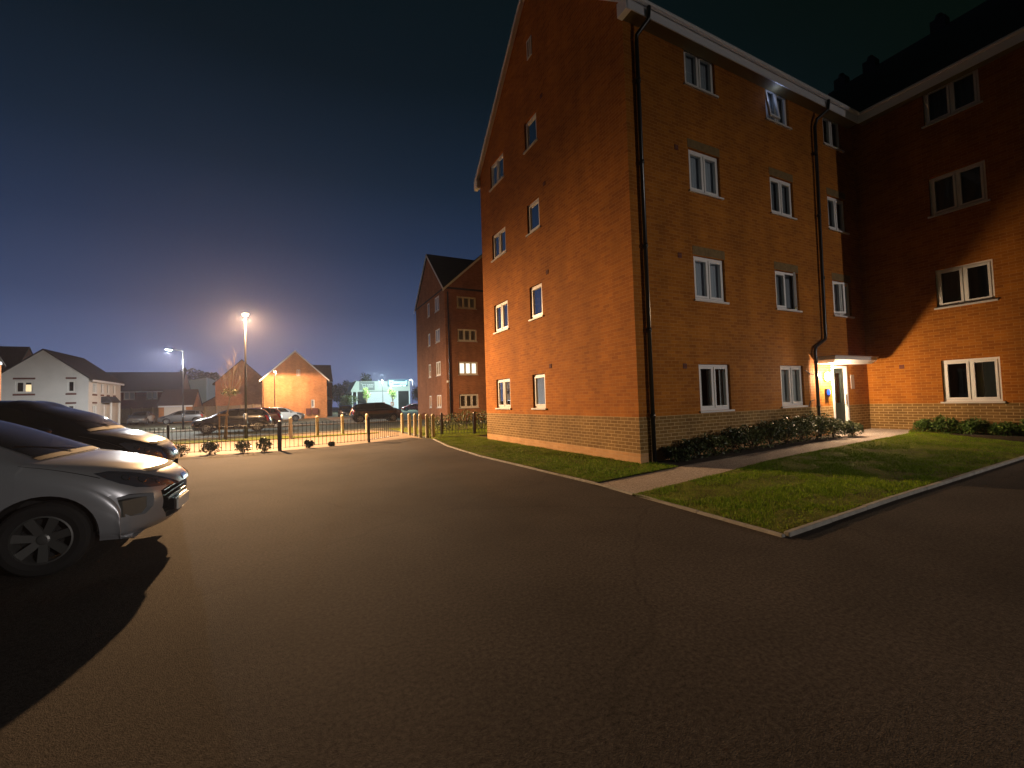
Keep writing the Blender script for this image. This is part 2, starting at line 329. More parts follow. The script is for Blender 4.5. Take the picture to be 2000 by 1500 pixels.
def window(parent, F, a, b, c, d, lights=2, fill='dark', sill=True, open_light=None, rev=.09, fw=.055, lintel=False, label=None, curtain_u=None):
    """white framed casement in opening a..b, c..d"""
    mb = MB(); frame_mb(mb, F, a, b, c, d, fw, -rev-.04, -rev+.03)
    n = lights; inner = (b-a-2*fw); lw = inner/n
    gl = MB(); opened = []
    for i in range(n):
        x0 = a+fw+i*lw; x1 = x0+lw
        if i: mb.fbox(F, x0-.022, x0+.022, -rev-.04, -rev+.026, c+fw, d-fw)
        s0 = x0+(.022 if i else 0); s1 = x1-(.022 if i<n-1 else 0)
        if open_light and i in open_light: opened.append((i,s0,s1)); continue
        frame_mb(mb, F, s0+.004, s1-.004, c+fw+.004, d-fw-.004, .048, -rev-.03, -rev+.045)
        gl.quad(F(s0+.05,-rev+.01,c+fw+.05),F(s1-.05,-rev+.01,c+fw+.05),F(s1-.05,-rev+.01,d-fw-.05),F(s0+.05,-rev+.01,d-fw-.05))
    w = mb.build('window', M['pvc'], parent)
    if label: w['label'] = label
    if gl.v: gl.build('pane', M['glass'], w, recalc=False)
    for i, s0, s1 in opened:
        kind, ang = open_light[i]
        h = d-c-2*fw; o = F(0,0,0); ud = (F(1,0,0)-o); nd = F(0,1,0)-o
        if kind == 'tilt':   # top hung, bottom swings out
            piv = F((s0+s1)/2, -rev+.03, d-fw)
            def G(u, dd, z, piv=piv, mid=(s0+s1)/2, top=d-fw):
                u = u-mid; z = z-top; return piv+ud*u+nd*(dd*math.cos(ang)-z*math.sin(ang))+Vector((0,0,z*math.cos(ang)+dd*math.sin(ang)))
        else:                # side hung; 'left' or 'right' = hinge side
            hu = s0 if kind == 'left' else s1; sg = 1 if kind == 'left' else -1
            def G(u, dd, z, hu=hu, sg=sg):
                q = (u-hu)*sg; return F(hu,-rev+.03,0)+ud*(sg*q*math.cos(ang)-sg*dd*math.sin(ang))+nd*(q*math.sin(ang)+dd*math.cos(ang))+Vector((0,0,z))
        sm = MB(); frame_mb(sm, G, s0, s1, c+fw+.004, d-fw-.004, .055, -.02, .03)
        sh = sm.build('open_sash', M['pvc'], w)
        MB().quad(G(s0+.05,.0,c+fw+.05),G(s1-.05,.0,c+fw+.05),G(s1-.05,.0,d-fw-.05),G(s0+.05,.0,d-fw-.05)).build('pane', M['glass'], w, recalc=False)
    if sill:
        MB().fbox(F, a-.05, b+.05, -rev+.03, .045, c-.045, c-.002).build('sill', M['sill'], w)
    # what is seen behind the glass
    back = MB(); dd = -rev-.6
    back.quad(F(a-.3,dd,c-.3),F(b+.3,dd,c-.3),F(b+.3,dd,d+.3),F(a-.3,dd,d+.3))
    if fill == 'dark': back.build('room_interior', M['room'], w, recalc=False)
    elif fill in ('lit','warm'): 
        b2 = MB(); dd = -rev-.12; b2.quad(F(a+.02,dd,c+.02),F(b-.02,dd,c+.02),F(b-.02,dd,d-.02),F(a+.02,dd,d-.02)); b2.build('lit_blind', M['lit_room' if fill=='lit' else 'lit_warm'], w, recalc=False)
    elif fill == 'half':
        back.build('room_interior', M['room'], w, recalc=False); dd = -rev-.12
        b2 = MB(); b2.quad(F((a+b)/2+.04,dd,c+.02),F(b-.02,dd,c+.02),F(b-.02,dd,d-.3),F((a+b)/2+.04,dd,d-.3)); b2.build('lit_blind', M['lit_warm'], w, recalc=False)
    elif fill == 'louvre':
        b2 = MB(); k = int((d-c)/.11)
        for i in range(k): b2.fbox(F, a+.04, b-.04, -rev-.12, -rev-.09, c+.05+i*.11, c+.05+i*.11+.055)
        b2.build('blind', M['lit_blind'], w); back.build('room_interior', M['room'], w, recalc=False)
    if fill in ('curtain','grey','part','net','dim'):
        mcur = {'grey':M['curtain_grey'],'dim':M['dim']}.get(fill, M['curtain'])
        spans = {'curtain':[(a+.03,b-.03)], 'grey':[(a+.03,b-.03)], 'dim':[(a+.03,b-.03)], 'net':[(a+.03,b-.03)], 'part':[(a+.03,a+(b-a)*.33),(b-(b-a)*.22,b-.03)]}[fill]
        if curtain_u: spans = curtain_u
        cm = MB(); 
        for q0, q1 in spans:
            k = max(6, int((q1-q0)/.018)); ph = rng.random()*6
            pts = []
            for i in range(k+1):
                u = q0+(q1-q0)*i/k; dp = -rev-.07+.0045*math.sin(u*62+ph)+.006*math.sin(u*23+ph); pts.append((u,dp))
            for i in range(k):
                (ua,da),(ub,db) = pts[i],pts[i+1]
                cm.quad(F(ua,da,c+.02),F(ub,db,c+.02),F(ub,db,d-.02),F(ua,da,d-.02))
        cm.build('curtain', mcur, w, smooth=True, recalc=False)
        if fill == 'part' or curtain_u: back.build('room_interior', M['room'], w, recalc=False)
    if lintel:
        MB().fbox(F, a-.02, b+.02, -.02, .004, d+.01, d+.215).build('lintel', M['lintel'], parent)
    return w

def gable_roof(mb, x0, x1, y0, y1, ze, zr, over=.35, verge=.12, t=.14, axis='x'):
    """ridge along axis; overhanging slopes as thick slabs"""
    if axis == 'x':
        ym = (y0+y1)/2; sl = (zr-ze)/(ym-y0)
        for sy, ya in ((-1,y0),(1,y1)):
            yo = ya+sy*over; zo = ze-sl*over
            a, b = x0-verge, x1+verge
            mb.hexa([(a,yo,zo),(b,yo,zo),(b,ym,zr),(a,ym,zr),(a,yo,zo+t),(b,yo,zo+t),(b,ym,zr+t),(a,ym,zr+t)])
    else:
        xm = (x0+x1)/2; sl = (zr-ze)/(xm-x0)
        for sx, xa in ((-1,x0),(1,x1)):
            xo = xa+sx*over; zo = ze-sl*over
            a, b = y0-verge, y1+verge
            mb.hexa([(xo,a,zo),(xo,b,zo),(xm,b,zr),(xm,a,zr),(xo,a,zo+t),(xo,b,zo+t),(xm,b,zr+t),(xm,a,zr+t)])

# ------------------------------------------------------------------ leaves
def leaves(mb, cx, cy, cz, rx, ry, rz, n, size, rg, shell=.35, up=0):
    for _ in range(n):
        while True:
            p = Vector((rg.uniform(-1,1),rg.uniform(-1,1),rg.uniform(-1,1))); l = p.length
            if l <= 1 and l > shell*rg.random(): break
        q = Vector((cx+p.x*rx, cy+p.y*ry, cz+p.z*rz))
        a = Vector((rg.gauss(0,1),rg.gauss(0,1),rg.gauss(0,1)+up)).normalized(); b = a.orthogonal().normalized()
        b.rotate(Matrix.Rotation(rg.random()*6.28,3,a)); s = size*rg.uniform(.6,1.3)
        c = a.cross(b)*.12*s
        mb.add([q-a*s, q+b*s*.42-c, q+a*s, q-b*s*.42-c], [(0,1,2,3)])

exec_parts = []
# ================================================================== GROUND
struct(MB().box(-420,-260,-.6,420,700,-.012).build('ground', M['ground']))
struct(MB().slab([(-60,-60),(60,-60),(60,9.4),(-1.2,9.7),(-1.75,10.0),(-2.0,11.2),(-2.75,10.75),(-3.9,10.05),(-5.4,9.6),(-6.8,9.32),(-60,12.2)],-.3,0).build('car_park', M['tarmac']))
struct(MB().slab([(-60,12.2),(-6.8,9.32),(-5.4,9.6),(-3.9,10.05),(-2.75,10.75),(-2.0,11.2),(-1.75,10.0),(-1.62,15.3),(-2.6,18.6),(-60,18.6)],-.3,-.004).build('pavement', M['paving']))
struct(MB().box(-70,18.6,-.3,45,29.5,-.05).build('road', M['road']))
struct(MB().slab([(-70,29.5),(45,29.5),(45,33),(1.5,33),(1.5,100),(-3,100),(-3,33),(-70,33)],-.3,-.002).build('far_pavement', M['paving']))
struct(MB().box(-70,33,-.3,-3,52,-.03).build('yard_road', M['road']))
struct(MB().box(1.5,33,-.3,60,108,-.03).build('store_car_park', M['road']))

def ledge(X, pts):
    for (a,ya),(b,yb) in zip(pts, pts[1:]):
        if X <= b: return ya+(yb-ya)*(X-a)/(b-a) if b>a else ya
    return pts[-1][1]
PLO = [(-2.1,-2.02),(-1.95,-2.0),(0,-1.68),(2,-1.42),(5,-1.32),(8.2,-1.3),(8.7,-1.1),(9.28,-.95)]
PUP = [(-2.1,-1.07),(-1.95,-1.05),(.4,-.68),(4,-.6),(6.5,-.56),(6.9,-.3),(7.1,-.02),(9.28,-.02)]
KFR = [(-2.12,-4.18),(.45,-4.03),(8.0,-3.72),(9.28,-3.68)]
def hgt(X, Y): return .022+.024*max(0,min(X,9.3))*max(0,min(1,(Y+4.1)/2.6))
def strip(name, m, lo, hi, x0, x1, nx, ny, dz=0, rough=0, smooth=True):
    mb = MB(); g = random.Random(3)
    vs = []
    for i in range(nx+1):
        X = x0+(x1-x0)*i/nx; a = lo(X); b = hi(X)
        for j in range(ny+1):
            Y = a+(b-a)*j/ny; e = 0 < j < ny and 0 < i < nx
            vs.append((X, Y, hgt(X,Y)+dz+(g.uniform(-rough,rough) if e else 0)))
    mb.add(vs, [(i*(ny+1)+j,(i+1)*(ny+1)+j,(i+1)*(ny+1)+j+1,i*(ny+1)+j+1) for i in range(nx) for j in range(ny)])
    # skirt down to the ground on the open edges
    for j in (0, ny):
        for i in range(nx):
            a = vs[i*(ny+1)+j]; b = vs[(i+1)*(ny+1)+j]; mb.quad(a,b,(b[0],b[1],-.1),(a[0],a[1],-.1))
    return struct(mb.build(name, m, smooth=smooth))
strip('lawn', M['lawn'], lambda x: ledge(x,KFR)+.02, lambda x: ledge(x,PLO)-.002, -2.09, 9.28, 90, 26, rough=.012)
strip('path', M['path'], lambda x: ledge(x,PLO), lambda x: ledge(x,PUP), -2.05, 9.28, 60, 4, dz=-.012)
strip('planting_bed', M['earth'], lambda x: ledge(x,PUP)+.002, lambda x: .02, .3, 7.08, 50, 5, dz=-.005, rough=.012)
KG = [(-2.12,-4.18),(-1.97,-1.07),(-2.1,3.45),(-1.95,6.5),(-1.52,9.6)]   # kerb line along the gable, as (x, y)
def kgx(Y):
    for (xa,a),(xb,b) in zip(KG, KG[1:]):
        if Y <= b: return xa+(xb-xa)*(Y-a)/(b-a)
    return KG[-1][0]
mb = MB(); g_ = random.Random(5); vs = []; NX, NY = 14, 110
def upY(X): return ledge(X,PUP)+.002 if X < .3 else .0
for j in range(NY+1):
    for i in range(NX+1):
        t = j/NY
        X1 = .3 if t < .08 else 0.0
        Y = -1.07+(9.6+1.07)*t; X0 = kgx(Y)+.03; X = X0+(.32-X0)*i/NX
        Y = max(Y, upY(min(X,.3)))
        vs.append((X, Y, .026+(g_.uniform(-.012,.012) if 0<i<NX and 0<j<NY else 0)))
mb.add(vs, [(j*(NX+1)+i,j*(NX+1)+i+1,(j+1)*(NX+1)+i+1,(j+1)*(NX+1)+i) for j in range(NY) for i in range(NX)])
struct(mb.build('gable_lawn', M['lawn'], smooth=True))
struct(MB().slab([(-1.5,9.6),(9,9.6),(30,9.6),(30,18.6),(-1.5,18.6),(-1.2,14)],-.3,.04).build('side_lawn', M['lawn']))
struct(MB().slab([(-60,15.9),(-10,15.9),(-6.6,15.2),(-2.6,15.4),(-2.6,15.8),(-5.8,16.2),(-7.4,17.9),(-60,17.9)],-.2,.03).build('verge', M['lawn']))
# right hand bed at the foot of the wing
mb = MB(); mb.slab([(8.55,-3.7),(9.27,-3.7),(9.27,-.97),(8.75,-1.12)],.0,.20); struct(mb.build('wing_bed', M['earth']))

def kerb_run(mb, a, b, w, z0, z1, seg=.9, off=0):
    a = Vector((*a,0)); b = Vector((*b,0)); d = (b-a); L = d.length; d.normalize(); n = Vector((-d.y,d.x,0)); k = max(1,round(L/seg))
    g = random.Random(int(L*100))
    for i in range(k):
        p = a+d*(L*i/k+.003); q = a+d*(L*(i+1)/k-.003); o = n*(off+g.uniform(-.003,.003)); e = g.uniform(-.004,.004)
        P = [p+o,q+o,q+o+n*w,p+o+n*w]
        mb.hexa([(v.x,v.y,z0) for v in P]+[(v.x,v.y,z1+e) for v in P])
mb = MB()
for a, b in zip(KG, KG[1:]): kerb_run(mb, a, b, .05, -.05, .03)
struct(mb.build('kerb_edging', M['kerb'], bevel=.006))
mb = MB(); kerb_run(mb, (-2.10,-4.2), (.45,-4.05), .055, -.05, .043); kerb_run(mb, (.45,-4.05), (8.0,-3.74), .055, -.05, .043); kerb_run(mb, (8.0,-3.74),(8.2,-12), .055, -.05, .043)
struct(mb.build('kerb_front', M['kerb'], bevel=.008))
mb = MB(); kerb_run(mb, (-60,18.55), (-1.8,18.55), .12, -.1, .06); kerb_run(mb,(-60,29.5),(20,29.5),.12,-.1,.06); struct(mb.build('road_kerb', M['kerb']))

# grass blades on the near lawns: uncountable
def in_path(X, Y): return X<9.3 and ledge(X,PLO) <= Y <= ledge(X,PUP)
gb = MB(); g = random.Random(11)
def blade(x, y, z, h):
    a = g.random()*6.283; w = .0035; l = g.uniform(-.5,.5)*h; l2 = g.uniform(-.5,.5)*h; c, s = math.cos(a)*w, math.sin(a)*w
    gb.add([(x-c,y-s,z-.004),(x+c,y+s,z-.004),(x+l,y+l2,z+h)], [(0,1,2)])
from mathutils import noise as mnoise
def patch(X, Y): return mnoise.noise(Vector((X*1.4,Y*1.4,0)))
n = 0
while n < 62000:
    X = g.uniform(-2.08,9.2); Y = g.uniform(-4.15,-.95)
    if X > 4 and g.random() < .45: continue
    if Y < ledge(X,KFR)+.06 or Y > ledge(X,PLO)-.01: continue
    if X > 8.5: continue
    p = patch(X,Y)
    if p < -.12 and g.random() < .75: continue
    blade(X, Y, hgt(X,Y), g.uniform(.015,.034)*(1+p*.7)); n += 1
n = 0
while n < 36000:
    Y = -1.05+10.6*g.random()**1.35; X = g.uniform(kgx(Y)+.05, .3)
    if X > -.01 and Y > -.02: continue
    if in_path(X,Y) or Y < upY(X): continue
    p = patch(X,Y)
    blade(X, Y, .026, g.uniform(.02,.042)*(1+p*.7)); n += 1
for _ in range(9000):
    X = g.uniform(-1.4,4.5); Y = g.uniform(9.6,13); blade(X, Y, .04, g.uniform(.04,.08))
struct(gb.build('grass', M['grass'], recalc=False), 'stuff')

# ================================================================== THE FLATS (near block with its wing)
apt = thing('apartment_building', 'four storey red brick flats with white windows, grey path to a lit entrance', 'building', (0,0,0))
GA = face((0,0,0),(0,1),(-1,0)); FR = face((0,0,0),(1,0),(0,-1)); WG = face((9.28,0,0),(0,-1),(-1,0))
gz = [(1.17,2.16),(3.82,4.79),(6.40,7.31),(8.97,9.86)]; fz = [(1.04,2.11),(3.60,4.63),(6.15,7.16),(8.69,9.64)]; wz = [(1.02,2.13),(3.57,4.60),(6.10,7.15),(8.64,9.6)]
gh = [(5.90,6.98,a,b) for a,b in gz]+[(3.68,4.40,a,b) for a,b in gz]
fh = [(1.85,2.92,a,b) for a,b in fz]+[(4.90,5.92,a,b) for a,b in fz]+[(7.62,8.60,a,b) for a,b in fz[1:]]
wh = [(1.68,2.77,a,b) for a,b in wz]
DOOR = (7.28,8.06,.26,2.12)
EV, RG, GD_ = 9.95, 13.75, 7.9
mb = MB()
wall(mb, GA, 0, GD_, .98, EV, gh); mb.poly([GA(0,0,EV),GA(GD_,0,EV),GA(GD_/2,0,RG)])
wall(mb, FR, 0, 9.28, .98, EV, fh+[DOOR]); wall(mb, WG, 0, 7.5, .98, EV, wh)
B1 = face((9.28,-7.5,0),(1,0),(0,-1)); wall(mb, B1, 0, 9, 0, EV, []); mb.poly([B1(0,0,EV),B1(9,0,EV),B1(4.5,0,RG)])
mb.quad((0,GD_,0),(18.28,GD_,0),(18.28,GD_,EV),(0,GD_,EV)); mb.poly([(9.28,GD_,EV),(18.28,GD_,EV),(13.78,GD_,RG)])
mb.quad((18.28,-7.5,0),(18.28,GD_,0),(18.28,GD_,EV),(18.28,-7.5,EV))
mb.build('wall', M['brick'], apt)
mb = MB(); wall(mb, GA, 0, GD_, .225, .98, []); wall(mb, FR, 0, 9.28, .225, .98, [DOOR]); wall(mb, WG, 0, 7.5, .225, .98, []); mb.build('plinth', M['buff'], apt)
mb = MB(); wall(mb, GA, 0, GD_, -.1, .225, []); wall(mb, FR, 0, 9.28, -.1, .225, []); wall(mb, WG, 0, 7.5, -.1, .225, []); mb.build('base_course', M['base'], apt)
mb = MB(); gable_roof(mb, 0, 13.6, 0, GD_, EV, RG, over=.27, axis='x'); gable_roof(mb, 9.28, 18.28, -7.5, GD_, EV, RG, over=.27, axis='y')
roof = mb.build('roof', M['tile'], apt)
sl = (RG-EV)/(GD_/2); zo = EV-sl*.27
mb = MB()
mb.box(-.10,-.292,zo-.20,9.28-.292,-.272,zo+.085)                                  # front fascia
mb.box(9.28-.292,-7.6,zo-.20,9.28-.272,-.29,zo+.085)
mb.build('fascia', M['fascia'], apt)
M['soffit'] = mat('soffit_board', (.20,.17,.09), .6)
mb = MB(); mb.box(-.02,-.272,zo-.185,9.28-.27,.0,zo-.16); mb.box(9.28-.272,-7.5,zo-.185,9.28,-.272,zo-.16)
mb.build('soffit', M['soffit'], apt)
mb = MB()
for s_, y0 in ((1,0),(-1,GD_)):
    ya = y0-s_*.28; ym = GD_/2; za = EV-sl*.28
    mb.hexa([(-.145,ya,za-.10),(-.122,ya,za-.10),(-.122,ym,RG-.10),(-.145,ym,RG-.10),(-.145,ya,za+.10),(-.122,ya,za+.10),(-.122,ym,RG+.10),(-.145,ym,RG+.10)])
    mb.hexa([(-.12,ya,za-.03),(-.0,ya,za-.03),(-.0,ym,RG-.03),(-.12,ym,RG-.03),(-.12,ya,za-.01),(-.0,ya,za-.01),(-.0,ym,RG-.01),(-.12,ym,RG-.01)])
    mb.box(-.14,min(ya,y0),zo-.21,-.004,max(ya,y0),zo+.1)                            # box end
mb.build('bargeboard', M['fascia'], apt)
mb = MB(); mb.tube([(-.1,-.345,zo+.04),(9.28-.345,-.345,zo+.04)], .05, 8); mb.tube([(9.28-.345,-.345,zo+.04),(9.28-.345,-7.5,zo+.04)], .05, 8)
mb.build('gutter', M['fascia'], apt)
for Y in (-.8, 1.2, 2.2):
    m2 = MB(); m2.box(13.6,Y-.2,RG-.1,13.96,Y+.2,RG+.42); m2.lathe([(.11,.42),(.13,.5),(.09,.62)],(13.78,Y,RG),10); m2.build('roof_vent', M['tile'], roof)
# windows
for k,(a,b) in enumerate(gz):
    window(apt, GA, 5.90, 6.98, a, b, 2, ['net','net','grey','louvre'][k], label=['pale curtained window','pale curtained window','dark window','window with glowing slatted blind'][k])
    window(apt, GA, 3.68, 4.40, a, b, 1, ['grey','dark','grey','grey'][k])
for k,(a,b) in enumerate(fz):
    window(apt, FR, 1.85, 2.92, a, b, 2, ['part','grey','grey','grey'][k], lintel=k>0, curtain_u=[[(1.93,2.12),(2.30,2.36),(2.42,2.52),(2.72,2.85)],None,None,None][k])
    window(apt, FR, 4.90, 5.92, a, b, 2, ['net','dim','dim','grey'][k], lintel=k>0, open_light=[None,{1:('right',R(28))},None,{0:('tilt',R(8))}][k],
           label=[None,'window with one casement ajar',None,'top hung window standing open, lit from inside'][k])
    if k: window(apt, FR, 7.62, 8.60, a, b, 2, ['','dim','dim','part'][k], lintel=True, open_light={0:('left',R(18))} if k==1 else None)
for k,(a,b) in enumerate(wz):
    window(apt, WG, 1.68, 2.77, a, b, 2, ['part','dim','dim','dim'][k], lintel=False, curtain_u=[[(2.30,2.42)],None,None,None][k])
point_light('open_window_glow', (5.15,-.16,9.36), 1.0, (.5,.62,1), .06, apt)
# small wall vents and the gable slot vent
for F_, u, z in ((GA,3.3,2.28),(GA,3.3,4.92),(GA,3.3,7.45),(GA,3.3,10.0),(FR,1.35,2.0),(FR,1.35,4.5),(FR,1.4,7.0),(WG,.78,1.98)):
    MB().fbox(F_, u, u+.115, 0, .012, z, z+.115).build('wall_vent', M['dark_brick'], apt)
mb = MB(); frame_mb(mb, GA, 3.79, 4.07, 11.62, 12.2, .05, 0, .02); mb.fbox(GA, 3.9, 3.96, 0, .014, 11.67, 12.15); mb.build('gable_vent', M['sill'], apt)
# rainwater pipes
mb = MB(); mb.tube([(.42,-.36,9.66),(.42,-.33,9.40),(.30,-.10,9.2),(.30,-.085,9.0),(.30,-.085,.05)], .045, 10)
for z in (1.0,2.8,4.6,6.4,8.2): mb.tube([(.30,-.085,z-.04),(.30,-.085,z+.04)], .056, 10)
mb.build('downpipe', M['black_plastic'], apt, smooth=True)
mb = MB(); mb.tube([(7.25,-.36,9.66),(7.25,-.33,9.40),(7.08,-.12,9.2),(7.02,-.085,9.0),(6.93,-.085,2.95),(6.90,-.085,2.85),(6.42,-.085,2.62),(6.38,-.085,2.5),(6.38,-.085,.15)], .042, 10)
for z in (1.0,2.2,4.6,6.4,8.2): mb.tube([(6.38 if z<2.6 else 6.97,-.085,z-.04),(6.38 if z<2.6 else 6.97,-.085,z+.04)], .053, 10)
mb.build('downpipe', M['black_plastic'], apt, smooth=True)
# entrance: door, canopy, lamp, panel, number plate
mb = MB(); frame_mb(mb, FR, 7.28, 8.06, .26, 2.12, .065, -.10, .025); df = mb.build('door_frame', M['pvc'], apt)
M['door'] = mat('dark_green_door', (.010,.016,.012), .6, spec=.2)
mb = MB(); mb.fbox(FR, 7.35, 7.99, -.09, -.045, .33, 1.05); mb.fbox(FR, 7.35, 7.99, -.09, -.045, 1.92, 2.05); mb.fbox(FR, 7.35, 7.55, -.09, -.045, 1.05, 1.92); mb.fbox(FR, 7.83, 7.99, -.09, -.045, 1.05, 1.92)
dr = mb.build('door', M['door'], apt); MB().quad(FR(7.55,-.07,1.05),FR(7.83,-.07,1.05),FR(7.83,-.07,1.92),FR(7.55,-.07,1.92)).build('pane', M['glass'], dr, recalc=False)
MB().quad(FR(7.5,-.3,.9),FR(7.9,-.3,.9),FR(7.9,-.3,2.0),FR(7.5,-.3,2.0)).build('hall_screen', M['curtain'], dr, recalc=False)
MB().tube([FR(7.94,-.02,1.0),FR(7.94,.03,1.0),FR(7.94,.03,1.3),FR(7.94,-.02,1.3)], .012, 8).build('handle', M['chrome'], dr)
MB().fbox(FR, 7.2, 8.15, 0, .16, .16, .255).build('doorstep', M['kerb'], apt)
mb = MB(); x0,x1,y1 = 6.46,8.66,-.52
mb.hexa([(x0+.1,0,2.16),(x1-.1,0,2.16),(x1-.1,y1+.1,2.16),(x0+.1,y1+.1,2.16),(x0,0,2.245),(x1,0,2.245),(x1,y1,2.245),(x0,y1,2.245)])
mb.box(x0,y1,2.2455,x1,0,2.33); cn = mb.build('canopy', M['sill'], apt)
mb = MB(); mb.box(x0-.03,y1-.03,2.331,x1+.03,0,2.352); mb.build('canopy_capping', M['galv'], cn)
mb = MB(); mb.lathe([(.0,0),(.09,.0),(.092,-.02),(.08,-.03)], (6.98,-.002,1.81), 18, 'y'); el = mb.build('entrance_light', M['black_plastic'], apt)
mb = MB(); mb.lathe([(.0,-.03),(.115,-.032),(.118,-.06),(.09,-.10),(.0,-.118)], (6.98,0,1.81), 18, 'y'); mb.build('lens', M['lens_ent'], el, smooth=True)
point_light('entrance_bulb', (6.98,-.19,1.81), 270, (1,.69,.42), .05, apt)
mb = MB(); mb.fbox(FR, 6.90, 7.06, .0, .05, 1.24, 1.48); pn = mb.build('entry_panel', M['black_plastic'], apt)
mb = MB(); mb.lathe([(.0,-.051),(.078,-.051),(.074,-.062),(.0,-.066)], (6.98,0,1.37), 18, 'y'); mb.build('blue_light', M['blue'], pn)
point_light('panel_glow', (6.99,-.13,1.36), .35, (.05,.2,1), .03, apt)
mb = MB(); mb.fbox(FR, 8.28, 8.46, .0, .012, 1.45, 1.86); mb.build('notice_plate', M['galv'], apt)
mb = MB(); mb.tube([(5.97,-.02,1.98),(6.15,-.03,1.90),(6.33,-.03,1.86)], .012, 6); mb.tube([(6.05,-.03,1.0),(6.12,-.03,1.14),(6.33,-.03,1.18)], .012, 6); mb.build('cable', M['black_plastic'], apt)

# ================================================================== THE SECOND BLOCK
ax, ay = 3.7, 23.68
apt2 = thing('apartment_building', 'distant brick flats with two gables and one brightly lit window row', 'building', (ax,ay,0))
F2 = face((0,0,0),(1,0),(0,-1)); L2 = face((0,0,0),(0,1),(-1,0))
fz2 = [(.99,2.02),(3.48,4.47),(6.03,6.96),(8.55,9.46)]; lz2 = [(1.05,2.03),(3.55,4.64),(6.16,7.19),(8.61,9.75)]
mb = MB(); wall(mb, F2, 0, 8.4, 0, EV, [(.95,2.5,a,b) for a,b in fz2]); wall(mb, L2, 0, 8.4, 0, EV, [(1.38,2.5,a,b) for a,b in lz2]+[(4.0,4.6,a,b) for a,b in lz2])
mb.poly([F2(0,0,EV),F2(8.4,0,EV),F2(4.2,0,13.75)]); mb.poly([L2(0,0,EV),L2(8.4,0,EV),L2(4.2,0,13.75)])
mb.quad((8.4,0,0),(8.4,8.4,0),(8.4,8.4,EV),(8.4,0,EV)); mb.quad((0,8.4,0),(8.4,8.4,0),(8.4,8.4,EV),(0,8.4,EV)); mb.build('wall', M['brick_far'], apt2)
mb = MB(); gable_roof(mb, 0, 8.4, 0, 8.4, EV, 13.75, axis='x', over=.02); gable_roof(mb, 0, 8.4, 0, 8.4, EV, 13.75, axis='y', over=.02)
mb.build('roof', M['tile'], apt2)
mb = MB(); sl2 = 3.8/4.2
for s_, y0 in ((1,0),(-1,8.4)):
    mb.hexa([(-.145,y0-s_*.2,EV-.28),(-.122,y0-s_*.2,EV-.28),(-.122,4.2,13.65),(-.145,4.2,13.65),(-.145,y0-s_*.2,EV-.08),(-.122,y0-s_*.2,EV-.08),(-.122,4.2,13.85),(-.145,4.2,13.85)])
    mb.hexa([(y0-s_*.2,-.145,EV-.28),(y0-s_*.2,-.122,EV-.28),(4.2,-.122,13.65),(4.2,-.145,13.65),(y0-s_*.2,-.145,EV-.08),(y0-s_*.2,-.122,EV-.08),(4.2,-.122,13.85),(4.2,-.145,13.85)])
mb.build('bargeboard', M['fascia'], apt2)
for k,(a,b) in enumerate(fz2): window(apt2, F2, .95, 2.5, a, b, 3, ['net','lit','grey','grey'][k], fw=.07, label='brightly lit window' if k==1 else None)
for k,(a,b) in enumerate(lz2):
    window(apt2, L2, 1.38, 2.5, a, b, 2, ['net','lit','grey','grey'][k], fw=.045, rev=.03, label='lit window' if k==1 else None); window(apt2, L2, 4.0, 4.6, a, b, 1, ['net','warm','dark','dark'][k], fw=.04, rev=.03, label='warm lit narrow window' if k==1 else None)
MB().tube([(.22,-.08,9.7),(.22,-.08,.1)], .05, 8).build('downpipe', M['black_plastic'], apt2)
mb = MB(); mb.box(-.0,-.2,2.9,.12,-.02,3.05); mb.build('security_camera', M['pvc'], apt2)
# ================================================================== HOUSES BEYOND
def house(name, label, x0, x1, y0, y1, ze, zr, axis, wm, rm, cat='house', over=.3, holes=None):
    t = thing(name, label, cat, ((x0+x1)/2, (y0+y1)/2, 0)); w, d = (x1-x0)/2, (y1-y0)/2
    S = face((-w,-d,0),(1,0),(0,-1)); E = face((w,-d,0),(0,1),(1,0)); Wf = face((-w,d,0),(0,-1),(-1,0)); Nf = face((w,d,0),(-1,0),(0,1))
    hs = holes or {}
    mb = MB()
    for nm, F, L in (('S',S,2*w),('E',E,2*d),('W',Wf,2*d),('N',Nf,2*w)): wall(mb, F, 0, L, 0, ze, [h[:4] for h in hs.get(nm,[])])
    if axis == 'y':
        for F in (S, Nf): mb.poly([F(0,0,ze),F(2*w,0,ze),F(w,0,zr)])
    else:
        for F in (E, Wf): mb.poly([F(0,0,ze),F(2*d,0,ze),F(d,0,zr)])
    mb.build('wall', wm, t)
    rb = MB(); gable_roof(rb, -w, w, -d, d, ze, zr, over, .1, .12, axis); r = rb.build('roof', rm, t)
    for nm, F in (('S',S),('E',E),('W',Wf)):
        for h in hs.get(nm, []):
            window(t, F, *h[:4], lights=h[4], fill=h[5], fw=.07)
    return t, dict(S=S, E=E, W=Wf)

def barge(t, F, L, ze, zr, over=.3, m='fascia'):
    mb = MB(); sl = (zr-ze)/(L/2)
    for s_, u0 in ((1,0),(-1,L)):
        mb.hexa([F(u0-s_*over,.122,ze-sl*over-.1),F(u0-s_*over,.14,ze-sl*over-.1),F(L/2,.14,zr-.1),F(L/2,.122,zr-.1),F(u0-s_*over,.122,ze-sl*over+.12),F(u0-s_*over,.14,ze-sl*over+.12),F(L/2,.14,zr+.12),F(L/2,.122,zr+.12)])
    mb.build('bargeboard', M[m], t)
def eaves(t, F, L, ze, sl, over=.3, m='fascia'):
    MB().fbox(F, 0, L, over+.002, over+.03, ze-sl*over-.12, ze-sl*over+.08).build('fascia', M[m], t)

